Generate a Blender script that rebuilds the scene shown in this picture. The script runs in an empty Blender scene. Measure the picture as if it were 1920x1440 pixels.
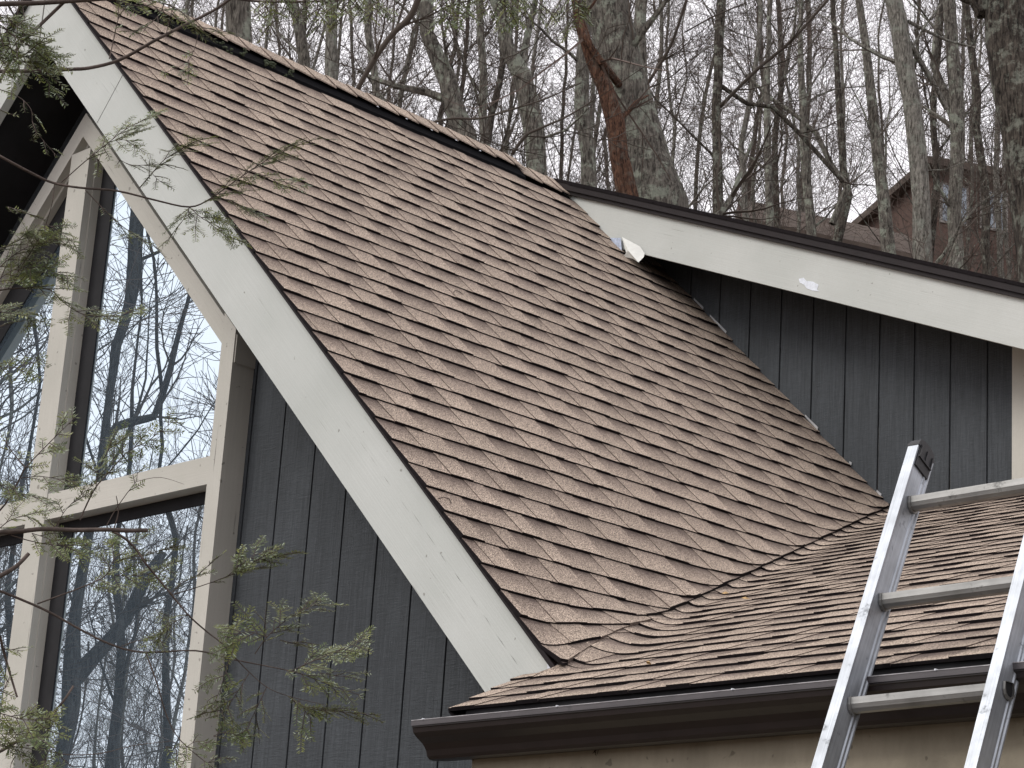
import bpy, math, random
from mathutils import Vector, Matrix
random.seed(7)
SC = bpy.context.scene
COL = SC.collection

# ------------------------------------------------------------------ camera
CAM = Vector((8.4274, -4.9377, -4.6731))
RT = Vector((0.69796, 0.71328, 0.06392)); UP = Vector((0.16416, -0.24624, 0.9552)); FW = Vector((-0.69707, 0.6562, 0.28896))
FOC = 4398.67
cd = bpy.data.cameras.new('camera'); cam = bpy.data.objects.new('camera', cd); COL.objects.link(cam)
cam.matrix_world = Matrix(((RT.x, UP.x, -FW.x, CAM.x), (RT.y, UP.y, -FW.y, CAM.y), (RT.z, UP.z, -FW.z, CAM.z), (0, 0, 0, 1)))
cd.sensor_width = 36; cd.lens = FOC * 36 / 1920; cd.clip_start = .05; cd.clip_end = 600
SC.camera = cam

# ------------------------------------------------------------------ world, sun, exposure
SUN_EL, SUN_AZ = math.radians(46), math.radians(205)      # azimuth clockwise from +Y
w = bpy.data.worlds.new('World'); SC.world = w; w.use_nodes = True
nt = w.node_tree; nt.nodes.clear()
o = nt.nodes.new('ShaderNodeOutputWorld'); bg = nt.nodes.new('ShaderNodeBackground')
sky = nt.nodes.new('ShaderNodeTexSky'); sky.sky_type = 'NISHITA'; sky.sun_disc = False
sky.sun_elevation = SUN_EL; sky.sun_rotation = SUN_AZ; sky.dust_density = 4; sky.air_density = 1.5
hs = nt.nodes.new('ShaderNodeHueSaturation'); hs.inputs['Saturation'].default_value = .25
mx = nt.nodes.new('ShaderNodeMix'); mx.data_type = 'RGBA'; mx.inputs[0].default_value = .8
mx.inputs['B'].default_value = (12.2, 11.8, 12.3, 1)      # even overcast cloud, in the sky texture's own units
nt.links.new(sky.outputs[0], hs.inputs['Color']); nt.links.new(hs.outputs[0], mx.inputs['A'])
nt.links.new(mx.outputs['Result'], bg.inputs[0]); bg.inputs[1].default_value = .1
nt.links.new(bg.outputs[0], o.inputs[0])
sl = bpy.data.lights.new('sun', 'SUN'); sl.energy = 1.5; sl.angle = math.radians(24); sl.color = (1, .96, .9)
so = bpy.data.objects.new('sun', sl); COL.objects.link(so)
sd = Vector((math.sin(SUN_AZ) * math.cos(SUN_EL), math.cos(SUN_AZ) * math.cos(SUN_EL), math.sin(SUN_EL)))
so.rotation_euler = sd.to_track_quat('Z', 'Y').to_euler(); so.location = (0, 0, 30)
SC.view_settings.view_transform = 'Standard'; SC.view_settings.look = 'None'
SC.view_settings.exposure = .3; SC.view_settings.gamma = 1

# ------------------------------------------------------------------ measured house constants
T = .9914; HYP = math.hypot(1, T); W = .366                # main roof slope, rake board height
YD = 3.2343; TD = .4066; YDW = 3.5427                      # dormer rake plane, slope, wall plane
S = .4102; Z0 = -3.4549; YG = -.4613; ZG = -3.687          # low roof, eave, gutter top
YP, YGL, YW = .2797, .357, .3807                            # frame front, glass, siding planes
GND = -6.3

def ray(px, py): return (FW * FOC + RT * (px - 960) - UP * (py - 720)).normalized()
def at(px, py, dist): return CAM + ray(px, py) * dist       # point seen at a pixel, at a real distance from the camera
def atH(px, py, D):                                          # same, at a horizontal distance
    d = ray(px, py); return CAM + d * (D / math.hypot(d.x, d.y))
def hitY(px, py, y): d = ray(px, py); return CAM + d * ((y - CAM.y) / d.y)

# ------------------------------------------------------------------ object helpers
def link(o, parent=None):
    COL.objects.link(o)
    if parent: o.parent = parent
    return o
def tag(o, label=None, cat=None, group=None, kind=None):
    if label: o['label'] = label
    if cat: o['category'] = cat
    if group: o['group'] = group
    if kind: o['kind'] = kind
    return o
def empty(name, loc=(0, 0, 0)):
    e = bpy.data.objects.new(name, None); e.location = loc; e.empty_display_size = .2; return link(e)
def copy_tree(o, parent=None):
    c = o.copy(); COL.objects.link(c)
    if parent: c.parent = parent
    for ch in [x for x in bpy.data.objects if x.parent == o]:
        copy_tree(ch, c)
    return c
class MB:
    def __init__(s): s.cm = 0; s.v = []; s.f = []; s.uv = []; s.col = []; s.mi = []
    def face(s, pts, uv=None, col=(1, 1, 1), mi=0):
        b = len(s.v); s.v += [tuple(p) for p in pts]; s.f.append(tuple(range(b, b + len(pts))))
        s.uv += uv if uv else [(0, 0)] * len(pts); s.col += [(c[0], c[1], c[2], 1) for c in (col if isinstance(col, list) else [col] * len(pts))]
        s.mi.append(mi)
    def prism(s, poly, fa, fb, udir=None, mi=0):
        # poly: list of 2D points; fa/fb map 2D -> 3D front/back. uv = metres along udir
        ud = Vector(udir).normalized() if udir else Vector((1, 0)); vd = Vector((-ud.y, ud.x))
        q = lambda p, d=0: (Vector(p).dot(ud), Vector(p).dot(vd) + d)
        s.face([fa(p) for p in poly], [q(p) for p in poly], mi=mi)
        s.face([fb(p) for p in reversed(poly)], [q(p, .5) for p in reversed(poly)], mi=mi)
        n = len(poly)
        for i in range(n):
            a, b = poly[i], poly[(i + 1) % n]
            s.face([fa(b), fa(a), fb(a), fb(b)], [q(b, .3), q(a, .3), q(a, .35), q(b, .35)], mi=mi)
    def xz(s, poly, y0, y1, udir=None, mi=0):
        s.prism(poly, lambda p: (p[0], y0, p[1]), lambda p: (p[0], y1, p[1]), udir, mi)
    def box(s, x0, x1, y0, y1, z0, z1, udir=(1, 0), mi=0):
        s.xz([(x0, z0), (x1, z0), (x1, z1), (x0, z1)], y0, y1, udir, mi)
    def tube(s, pts, rad, n=6, cap=False, jit=0, rnd=random):
        pts = [Vector(p) for p in pts]; rings = []
        d0 = (pts[1] - pts[0]).normalized(); ref = Vector((0, 0, 1)) if abs(d0.z) < .9 else Vector((1, 0, 0))
        X = d0.cross(ref).normalized()
        for i, p in enumerate(pts):
            d = ((pts[min(i + 1, len(pts) - 1)] - pts[max(i - 1, 0)])).normalized()
            X = (X - d * X.dot(d)).normalized(); Y = d.cross(X)
            b = len(s.v)
            for k in range(n):
                a = 2 * math.pi * k / n; r = rad[i] * (1 + (rnd.uniform(-jit, jit) if jit else 0))
                s.v.append(tuple(p + X * (r * math.cos(a)) + Y * (r * math.sin(a))))
            rings.append(b)
        for i in range(len(rings) - 1):
            a, b = rings[i], rings[i + 1]
            for k in range(n):
                k2 = (k + 1) % n
                s.f.append((a + k, a + k2, b + k2, b + k)); s.uv += [(k / n, i), ((k + 1) / n, i), ((k + 1) / n, i + 1), (k / n, i + 1)]
                s.col += [(1, 1, 1, 1)] * 4; s.mi.append(s.cm)
        if cap:
            for b, rev in ((rings[0], 1), (rings[-1], 0)):
                f = tuple(range(b, b + n)); s.f.append(f[::-1] if rev else f); s.uv += [(0, 0)] * n; s.col += [(1, 1, 1, 1)] * n; s.mi.append(0)
    def build(s, name, mats, parent=None, smooth=False, uvs=True, loc=None):
        me = bpy.data.meshes.new(name)
        v = s.v
        if loc is not None: v = [(a[0] - loc[0], a[1] - loc[1], a[2] - loc[2]) for a in v]
        me.from_pydata(v, [], s.f)
        if uvs:
            ul = me.uv_layers.new(name='UVMap'); ul.data.foreach_set('uv', [c for p in s.uv for c in p])
            cl = me.color_attributes.new('tint', 'FLOAT_COLOR', 'CORNER'); cl.data.foreach_set('color', [c for p in s.col for c in p])
        for m in (mats if isinstance(mats, list) else [mats]): me.materials.append(m)
        if any(s.mi): me.polygons.foreach_set('material_index', s.mi)
        if smooth: me.polygons.foreach_set('use_smooth', [True] * len(s.f))
        me.update()
        ob = bpy.data.objects.new(name, me); 
        if loc is not None: ob.location = loc
        return link(ob, parent)

# ------------------------------------------------------------------ materials
class NT:
    def __init__(s, name):
        s.m = bpy.data.materials.new(name); s.m.use_nodes = True; s.t = s.m.node_tree
        s.b = s.t.nodes['Principled BSDF']; s.out = s.t.nodes['Material Output']; s.tc = None
    def n(s, typ, ins=None, **kw):
        x = s.t.nodes.new('ShaderNode' + typ)
        for k, v in kw.items(): setattr(x, k, v)
        for k, v in (ins or {}).items():
            if isinstance(v, bpy.types.NodeSocket): s.t.links.new(v, x.inputs[k])
            else: x.inputs[k].default_value = v
        return x
    def co(s, which='Object', scale=(1, 1, 1), rot=(0, 0, 0)):
        if not s.tc: s.tc = s.t.nodes.new('ShaderNodeTexCoord')
        return s.n('Mapping', {'Vector': s.tc.outputs[which], 'Scale': scale, 'Rotation': rot}).outputs[0]
    def noise(s, vec, scale, detail=4, rough=.55, dist=0):
        return s.n('TexNoise', {'Vector': vec, 'Scale': scale, 'Detail': detail, 'Roughness': rough, 'Distortion': dist}).outputs[0]
    def ramp(s, fac, stops):
        r = s.n('ValToRGB', {'Fac': fac}); e = r.color_ramp.elements
        while len(e) < len(stops): e.new(.5)
        for i, (p, c) in enumerate(stops):
            e[i].position = p; e[i].color = (c, c, c, 1) if isinstance(c, (int, float)) else (*c, 1)
        return r.outputs[0]
    def mix(s, f, a, b, mode='MIX'):
        x = s.n('Mix', data_type='RGBA', blend_type=mode)
        for k, v in (('Factor', f), ('A', a), ('B', b)):
            if k == 'Factor': k = 0
            if isinstance(v, bpy.types.NodeSocket): s.t.links.new(v, x.inputs[k])
            elif isinstance(v, tuple): x.inputs[k].default_value = (*v, 1)
            else: x.inputs[k].default_value = v
        return x.outputs['Result']
    def math(s, op, a, b=0, c=0):
        x = s.n('Math', operation=op)
        for i, v in enumerate((a, b, c)):
            if isinstance(v, bpy.types.NodeSocket): s.t.links.new(v, x.inputs[i])
            else: x.inputs[i].default_value = v
        return x.outputs[0]
    def bump(s, h, strength=.4, dist=.004):
        b = s.n('Bump', {'Height': h, 'Strength': strength, 'Distance': dist}); s.t.links.new(b.outputs[0], s.b.inputs['Normal'])
    def set(s, col=None, rough=None, metal=None, spec=None):
        for k, v in (('Base Color', col), ('Roughness', rough), ('Metallic', metal), ('Specular IOR Level', spec)):
            if v is None: continue
            if isinstance(v, bpy.types.NodeSocket): s.t.links.new(v, s.b.inputs[k])
            else: s.b.inputs[k].default_value = (*v, 1) if isinstance(v, tuple) else v
        return s.m

def m_shingle(name, gain=1.0):
    t = NT(name)
    a = t.n('VertexColor', layer_name='tint').outputs[0]
    sep = t.n('SeparateColor', {'Color': a}); rnd, v, typ = sep.outputs[0], sep.outputs[1], sep.outputs[2]
    g = t.noise(t.co(), 260, 2, .8); g2 = t.noise(t.co(), 120, 2, .6); big = t.noise(t.co(), 5, 3); mott = t.noise(t.co(), 22, 3)
    gr = t.ramp(g, [(.40, 0), (.5, .42), (.60, 1)])
    base = t.mix(gr, (.078, .062, .053), (.66, .54, .435))
    g3 = t.ramp(g2, [(.35, .72), (.65, 1.18)])
    base = t.mix(1, base, g3, 'MULTIPLY')
    # printed shadow blend toward the top of each exposure, stronger on some pieces
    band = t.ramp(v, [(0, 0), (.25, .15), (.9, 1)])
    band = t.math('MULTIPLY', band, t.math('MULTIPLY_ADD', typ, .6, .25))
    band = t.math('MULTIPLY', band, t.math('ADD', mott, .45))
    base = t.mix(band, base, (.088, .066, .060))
    k = t.math('MULTIPLY_ADD', rnd, .22, .86 * gain)
    k = t.math('MULTIPLY', k, t.math('MULTIPLY_ADD', big, .35, .82))
    base = t.mix(1, base, t.n('CombineColor', {0: k, 1: k, 2: k}).outputs[0], 'MULTIPLY')
    return t.set(base, .95, spec=.1)
def m_plain(name, col, rough=.8, var=.12, scale=6, bump=0, bscale=80, metal=0, spec=.3):
    t = NT(name); n = t.noise(t.co(), scale, 4)
    f = t.ramp(n, [(.3, 1 - var), (.7, 1 + var)])
    if bump: t.bump(t.noise(t.co(), bscale, 4), bump, .003)
    return t.set(t.mix(1, col, f, 'MULTIPLY'), rough, metal, spec)
def m_board(name, col, dirt=.5):
    # painted trim: grain streaks and hairline cracks along the board (uv in metres), specks
    t = NT(name)
    gr = t.noise(t.co('UV', (1.2, 90, 1)), 2.2, 4, .65)
    cr = t.noise(t.co('UV', (1.0, 60, 1)), 1.6, 2, .5)
    cm = t.noise(t.co('UV'), 3.1, 2)
    crack = t.math('MULTIPLY', t.ramp(cr, [(.69, 0), (.70, 1)]), t.ramp(cm, [(.5, 0), (.6, 1)]))
    sp = t.ramp(t.noise(t.co('Object'), 38, 1, .4), [(.74, 0), (.77, 1)])
    big = t.noise(t.co('Object'), 2.4, 4)
    c = t.mix(1, col, t.ramp(big, [(.3, (.90, .91, .90)), (.7, (1.04, 1.04, 1.04))]), 'MULTIPLY')
    c = t.mix(1, c, t.ramp(gr, [(.3, .95), (.7, 1.03)]), 'MULTIPLY')
    c = t.mix(t.math('MULTIPLY', crack, .55 * dirt * 2), c, (.12, .11, .10))
    c = t.mix(t.math('MULTIPLY', sp, .6), c, (.13, .12, .10))
    c = t.mix(t.ramp(t.noise(t.co('Object'), 160, 3, .7), [(.35, .12), (.6, 0)]), c, (.3, .29, .26))
    t.bump(t.math('ADD', gr, t.math('MULTIPLY', crack, -1.5)), .35, .002)
    return t.set(c, .62, spec=.35)
def m_siding(name, col):
    t = NT(name)
    h = t.noise(t.co('Object', (6, 6, 55)), 3.2, 4, .7, .6); v = t.noise(t.co('Object', (50, 50, 1.6)), 2.2, 4, .6, 1.2)
    big = t.noise(t.co(), 1.3, 3)
    k = t.mix(1, t.ramp(h, [(.3, .84), (.7, 1.16)]), t.ramp(v, [(.35, .8), (.65, 1.18)]), 'MULTIPLY')
    c = t.mix(1, col, k, 'MULTIPLY'); c = t.mix(1, c, t.ramp(big, [(.3, .8), (.7, 1.2)]), 'MULTIPLY')
    t.bump(t.math('ADD', t.math('MULTIPLY', h, .6), v), .9, .006)
    return t.set(c, .75, spec=.3)
def m_bark(name, ca, cb, lich=(.36, .38, .31), la=.5, sc=1.0):
    t = NT(name)
    vz = t.noise(t.co('Object', (9 * sc, 9 * sc, 1.6 * sc)), 2.6, 6, .72, .8)
    f = t.noise(t.co('Object'), 18, 4, .7)
    c = t.mix(t.ramp(vz, [(.38, 0), (.6, 1)]), ca, cb)
    l = t.math('MULTIPLY', t.ramp(t.noise(t.co('Object'), 3.3 * sc, 6, .75), [(.52, 0), (.6, 1)]), la)
    c = t.mix(l, c, lich); c = t.mix(1, c, t.ramp(f, [(.3, .75), (.7, 1.25)]), 'MULTIPLY')
    t.bump(t.math('ADD', vz, t.math('MULTIPLY', f, .3)), 1, .03)
    return t.set(c, .95, spec=.15)
def m_metal(name, col, rough, metal, smudge=.5, brushed=True):
    t = NT(name)
    a = t.noise(t.co('Object'), 20, 5, .7); b = t.noise(t.co('Object'), 9, 3, .6)
    st = t.noise(t.co('UV', (3, 260, 1)), 1.5, 3)
    c = t.mix(1, col, t.ramp(b, [(.3, 1 - .35 * smudge), (.65, 1.05)]), 'MULTIPLY')
    c = t.mix(1, c, t.ramp(st, [(.35, .84), (.65, 1.06)]), 'MULTIPLY')
    c = t.mix(t.math('MULTIPLY', t.ramp(a, [(.60, 0), (.70, 1)]), smudge), c, tuple(x * .3 for x in col))
    r = t.math('MULTIPLY_ADD', a, .25, rough - .1)
    t.bump(a, .12, .002)
    return t.set(c, r, metal)

M = {}
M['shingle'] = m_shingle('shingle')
M['butt'] = m_plain('shingle_edge', (.011, .009, .010), .95, .3, 60, spec=.1)
M['fascia'] = m_board('painted_fascia', (.49, .51, .49))
M['frame'] = m_board('painted_frame', (.50, .485, .44), .7)
M['siding'] = m_siding('charcoal_siding', (.052, .059, .066))
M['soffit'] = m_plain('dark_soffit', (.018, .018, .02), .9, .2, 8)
M['black'] = m_plain('black_vent', (.005, .005, .006), .95, .2, 20, spec=.05)
M['gutter'] = m_plain('brown_gutter', (.014, .009, .0085), .4, .2, 14, .08, 60, 0, .5)
M['drip'] = m_plain('brown_drip_edge', (.014, .010, .011), .5, .15, 12, 0, 80, 0, .2)
t = NT('beige_wall'); a_ = t.noise(t.co('Object', (1, 1, .35)), 5, 5, .7); b_ = t.noise(t.co(), 60, 3, .6); c_ = t.ramp(t.noise(t.co(), 30, 1, .4), [(.70, 0), (.74, 1)])
c = t.mix(1, (.34, .305, .235), t.ramp(a_, [(.3, .72), (.7, 1.12)]), 'MULTIPLY'); c = t.mix(t.math('MULTIPLY', c_, .5), c, (.06, .05, .04)); t.bump(b_, .5, .004); M['render'] = t.set(c, .9, spec=.2)
M['alu'] = m_metal('ladder_aluminium', (.42, .45, .49), .46, .6, .85)
M['alu_rung'] = m_metal('rung_aluminium', (.30, .30, .29), .42, .7, .85)
M['lip_highlight'] = m_plain('rim_highlight', (.34, .33, .34), .5, .35, 30)  # bright highlight on the gutter lip, put into the colour
M['cap'] = m_plain('black_plastic', (.02, .02, .022), .5, .2, 30)
M['flash'] = m_plain('bare_flashing', (.62, .64, .67), .35, .1, 30, .2, 90, .6)
M['flashblue'] = m_plain('torn_wrap', (.42, .48, .60), .4, .35, 40, .4, 60, .3)
M['scrape'] = m_plain('scraped_primer', (.66, .70, .76), .7, .15, 60)
M['seam'] = m_plain('seam_dark', (.10, .095, .085), .9, .3, 60)
M['oakbark'] = m_bark('grey_bark', (.028, .024, .021), (.19, .176, .152), (.30, .33, .27), .65, 1.6)
M['darkbark'] = m_bark('dark_furrowed_bark', (.010, .008, .007), (.10, .086, .072), (.34, .37, .31), .4, 1.9)
M['plainbark'] = m_bark('plain_dark_bark', (.03, .028, .027), (.09, .085, .08), (.12, .12, .11), .2)
M['palebark'] = m_bark('pale_bark', (.05, .045, .038), (.25, .238, .21), (.30, .33, .28), .4, 1.7)
M['redwood'] = m_bark('red_peeled_wood', (.014, .009, .008), (.15, .078, .05), (.14, .12, .10), .5, 2.4)
M['twig'] = m_plain('bare_twigs', (.075, .062, .052), .95, .25, 2)
M['twig_red'] = m_plain('reddish_twigs', (.12, .09, .076), .95, .25, 2)
M['htwig'] = m_plain('hemlock_twig', (.075, .058, .05), .9, .35, 40, .4, 200)
M['moss'] = m_plain('moss', (.045, .055, .032), .95, .4, 50)
M['leaf'] = m_plain('dry_leaf', (.40, .27, .13), .8, .3, 50)
t = NT('hemlock_needles'); a = t.n('VertexColor', layer_name='tint').outputs[0]
c = t.mix(t.n('NewGeometry').outputs['Backfacing'], a, t.mix(.55, a, (.34, .38, .27)))
tr = t.n('BsdfTranslucent', {'Color': a}); ms = t.n('MixShader', {0: .25, 1: t.b.outputs[0], 2: tr.outputs[0]})
t.t.links.new(ms.outputs[0], t.out.inputs[0]); M['needle'] = t.set(c, .45, spec=.5)
t = NT('window_glass'); M['glass'] = t.m
gl = t.n('BsdfGlossy', {'Color': (.76, .87, .95, 1), 'Roughness': 0.0}); df = t.n('BsdfDiffuse', {'Color': (.15, .20, .25, 1)})
nb = t.noise(t.co(), 1.1, 1); b = t.n('Bump', {'Height': nb, 'Strength': .05, 'Distance': .05}); t.t.links.new(b.outputs[0], gl.inputs['Normal'])
ms = t.n('MixShader', {0: .80, 1: df.outputs[0], 2: gl.outputs[0]}); t.t.links.new(ms.outputs[0], t.out.inputs[0])
t = NT('hill_floor'); n = t.noise(t.co(), .8, 6, .7); n2 = t.noise(t.co(), 7, 5, .7)
c = t.mix(t.ramp(n, [(.35, 0), (.65, 1)]), (.085, .062, .045), (.15, .115, .085)); c = t.mix(1, c, t.ramp(n2, [(.3, .6), (.7, 1.3)]), 'MULTIPLY')
t.bump(n2, 1, .1); M['ground'] = t.set(c, 1)

# ------------------------------------------------------------------ shingles
def sstep(a, b, x):
    x = min(1, max(0, (x - a) / (b - a))); return x * x * (3 - 2 * x)
def surfZ(x, y):
    a, b = -T * x, Z0 + S * y
    k = .10 + .12 * sstep(-.05, .25, y) * (1 - sstep(.4, .9, y)) - .045 * sstep(.4, .9, y)
    if y < -.001:
        h = max(k - abs(-T * x - (Z0)), 0) / k
        return b + h * h * k / 4 * max(0, 1 + y / .12) ** 2
    h = max(k - abs(a - b), 0) / k
    return max(a, b) + h * h * k / 4
def surfN(x, y):
    e = .01; y2 = max(y, 0.011)
    dx = (surfZ(x + e, y) - surfZ(x - e, y)) / (2 * e); dy = (surfZ(x, y2 + e) - surfZ(x, y2 - e)) / (2 * e)
    if y < 0: dx, dy = 0, S
    return Vector((-dx, -dy, 1)).normalized()
def clip(poly, hp):
    a, b, c = hp                                  # keep a*u + b*v <= c
    out = []; n = len(poly)
    for i in range(n):
        (p, tg), (q, _) = poly[i], poly[(i + 1) % n]
        dp = a * p[0] + b * p[1] - c; dq = a * q[0] + b * q[1] - c
        if dp <= 0:
            out.append((p, tg))
            if dq > 0:
                s_ = dp / (dp - dq); out.append(((p[0] + (q[0] - p[0]) * s_, p[1] + (q[1] - p[1]) * s_), 'c'))
        elif dq <= 0:
            s_ = dp / (dp - dq); out.append(((p[0] + (q[0] - p[0]) * s_, p[1] + (q[1] - p[1]) * s_), tg))
    return out
def shingles(name, parent, fmap, u0, u1, vrows, e, regions, seg=lambda u, v: 10, lift=0, seed=1, hs=1, mats=None, soft=0):
    R = random.Random(seed); mb = MB(); ph = [R.uniform(0, 6) for _ in range(3)]
    for j, v0 in enumerate(vrows):
        u = u0 - R.uniform(0, .3); raised = R.random() < .5; row = R.uniform(-.0015, .0015); rph = R.uniform(0, 6)
        def wob(uu): return .0022 * math.sin(uu * 5 + rph) + .0012 * math.sin(uu * 17 + rph * 2) + row
        while u < u1:
            wd = R.choice([.105, .13, .165, .2, .235]) * R.uniform(.92, 1.08); raised = not raised
            if raised: wd *= .85
            un = u + wd; rt = R.random() * .8 + (.2 if raised else 0)
            hb = ((.0112 if raised else .0082) + R.uniform(-.0008, .0014)) * hs + lift; ht = (.0035 if raised else .0010) + lift
            sk = R.uniform(.0005, .003) * (1 if raised else -1)
            dv = -.0012 if raised else 0
            c3 = 1.0 if not raised else R.choice([.15, .3, .6])
            ns = max(1, int(math.ceil(wd / seg(u, v0))))
            for i in range(ns):
                fa, fb = i / ns, (i + 1) / ns
                ua, ub = u + wd * fa, u + wd * fb
                la = sk * (1 - fa) - sk * fa; lb = sk * (1 - fb) - sk * fb
                base = [((ua + la, v0 + wob(ua) + dv), 'b'), ((ub + lb, v0 + wob(ub) + dv), 'r' if i == ns - 1 else 's'),
                        ((ub, v0 + e + .004), 't'), ((ua, v0 + e + .004), 'l' if i == 0 else 's')]
                for reg in regions:
                    p = base
                    for hp in reg:
                        p = clip(p, hp)
                        if len(p) < 3: break
                    if len(p) < 3: continue
                    hh = [hb + (ht - hb) * min(1, max(0, (q[1] - v0) / e)) for q, _ in p]
                    vv = [min(1, max(0, (q[1] - v0) / e)) for q, _ in p]
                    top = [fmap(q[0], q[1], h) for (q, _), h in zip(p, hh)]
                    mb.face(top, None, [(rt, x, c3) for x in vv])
                    n = len(p)
                    for k in range(n):
                        tg = p[k][1]
                        if tg in 'bc' or (tg in 'lr' and raised):
                            k2 = (k + 1) % n
                            A, B = p[k][0], p[k2][0]
                            lo = -.002
                            mb.face([top[k2], top[k], fmap(A[0], A[1], lo if tg in 'bc' else ht - .002), fmap(B[0], B[1], lo if tg in 'bc' else ht - .002)], None, (.1, .9, 1), 0 if tg in 'lr' or (tg == 'c' and soft and max(A[0], B[0]) < soft and min(A[0], B[0]) > .0) else 1)
            u = un
    return mb.build(name, mats or [M['shingle'], M['butt']], parent)

house = tag(empty('house', (1.5, 0, GND)), 'dark grey gabled house with brown shingle roofs, pale rake boards and tall gable windows', 'house')
HL = Vector((1.5, 0, GND))
class PM(MB):                      # parts given in world metres, stored relative to the house origin
    def build(s, name, mats, parent=None, smooth=False, uvs=True):
        s.v = [(a[0] - HL.x, a[1] - HL.y, a[2] - HL.z) for a in s.v]
        ob = MB.build(s, name, mats, parent or house, smooth, uvs); return ob
def hv(p): return (p[0] - HL.x, p[1] - HL.y, p[2] - HL.z)

E_ = .1355
X0 = 2.9289 + .0962 * 8 - .0033
def fsteep(u, v, h):
    x = X0 - v / HYP; y = max(u, 0); h += .007 * sstep(.14, 0, vx(y) - x) * (h > 0) * sstep(.58, .66, y); N_ = surfN(x, y) * h; return hv(Vector((x + N_.x, u + N_.y, surfZ(x, y) + N_.z)))
CL = math.cos(math.atan(S))
def flow(u, v, h):
    y = YG + v * CL; return hv(Vector((u, y, surfZ(u, y))) + surfN(u, y) * h)
# steep slope: region y>-.025, y<3.56, x<=vx(y)-.01, x>=0.02
kv = S / T
def vx(y): return (-Z0 - S * y) / T
reg = [[(-1, 0, -.64), (1, 0, YDW + .02), (0, 1, (X0 - .03) * HYP), (kv, -1 / HYP, vx(0) - .012 - X0)],
       [(-1, 0, .028), (1, 0, .64), (0, 1, (X0 - .03) * HYP), (kv, -1 / HYP, vx(0) + .02 - X0)]]
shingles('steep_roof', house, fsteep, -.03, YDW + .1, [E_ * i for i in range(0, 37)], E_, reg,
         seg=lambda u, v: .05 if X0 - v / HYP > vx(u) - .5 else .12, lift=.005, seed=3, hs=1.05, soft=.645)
# low roof: two regions
c1 = 1 / CL
A, B = (3.515, -.50), (3.300, .06)
nx, ny = -(B[1] - A[1]), (B[0] - A[0])           # left of the edge is outside
def hp_xy(a, b, c): return (a, b * CL, c - b * YG)    # a*x+b*y<=c in (u,v)
rg1 = [hp_xy(nx, ny, nx * A[0] + ny * A[1]), hp_xy(0, 1, -.004)]
rg2 = [hp_xy(-1, -kv, -(vx(0) - .016)), hp_xy(0, -1, -.64)]
rg3 = [hp_xy(-1, -kv, -(vx(0) - .0)), hp_xy(0, -1, 0), hp_xy(0, 1, .64)]
shingles('low_roof', house, flow, 1.2, 7.4, [E_ * i for i in range(0, 36)], E_, [rg1, rg2, rg3],
         seg=lambda u, v: .03 if u < vx(YG + v * CL) + .6 else .15, seed=11, hs=.85)
# left slope
def fleft(u, v, h):
    x = -(3.4 - v / HYP); return hv(Vector((x, u, T * x)) + Vector((-T, 0, 1)).normalized() * h)
shingles('left_roof', house, fleft, -.03, 6.5, [E_ * i for i in range(0, 35)], E_, [[(-1, 0, .028), (1, 0, 6.4), (0, 1, 3.38 * HYP)]], seed=5)
# dormer roof
HD = math.hypot(1, TD)
def fdorm(u, v, h):
    x = 3.25 - v / HD; return hv(Vector((x, u, -TD * x + .012)) + Vector((TD, 0, 1)).normalized() * h)
shingles('dormer_roof', house, fdorm, YD - .05, 7.2, [E_ * i for i in range(0, 25)], E_, [[(-1, 0, -(YD - .035)), (1, 0, 7.1), (0, 1, 3.22 * HD)]], seed=8)
# decks under the shingles
mb = PM(); mb.xz([(0, -.012), (3.48, -T * 3.48 - .012), (3.48, -T * 3.48 - .30), (0, -.30)], .041, YDW, (1, -T)); mb.build('roof_deck', M['soffit'])
mb = PM(); mb.xz([(0, -.012), (0, -.30), (-3.4, -T * 3.4 - .30), (-3.4, -T * 3.4 - .012)], .041, 6.4, (1, T)); mb.build('roof_deck', M['soffit'])
mb = PM(); mb.xz([(.02, -.0), (3.24, -TD * 3.24), (3.24, -TD * 3.24 - .18), (.45, -.36)], YD + .026, 7.1, (1, -TD)); mb.build('dormer_deck', M['soffit'])
mb = PM()
zl = lambda y: Z0 + S * y
mb.prism([(YG + .012, zl(YG + .012) - .004), (3.56, zl(3.56) - .004), (3.56, zl(3.56) - .12), (YG + .012, zl(YG) - .05)],
         lambda p: (3.56, p[0], p[1]), lambda p: (7.38, p[0], p[1])); mb.build('low_roof_deck', M['soffit'])
mb = PM()    # starter strip and thin edge of the low roof's left rake
for i in range(8):
    y0 = -.47 + .068 * i; y1 = y0 + .068
    xe = lambda y: 3.515 + (3.30 - 3.515) * (y + .5) / .56 + .004
    mb.face([(xe(y0), y0, zl(y0) - .002), (xe(y1), y1, zl(y1) - .002), (xe(y1) + .02, y1, zl(y1) - .018), (xe(y0) + .02, y0, zl(y0) - .018)])
    mb.face([(xe(y0) + .02, y0, zl(y0) - .018), (xe(y1) + .02, y1, zl(y1) - .018), (3.7, y1, zl(y1) - .02), (3.7, y0, zl(y0) - .02)])
mb.build('low_roof_edge', M['butt'])

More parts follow.
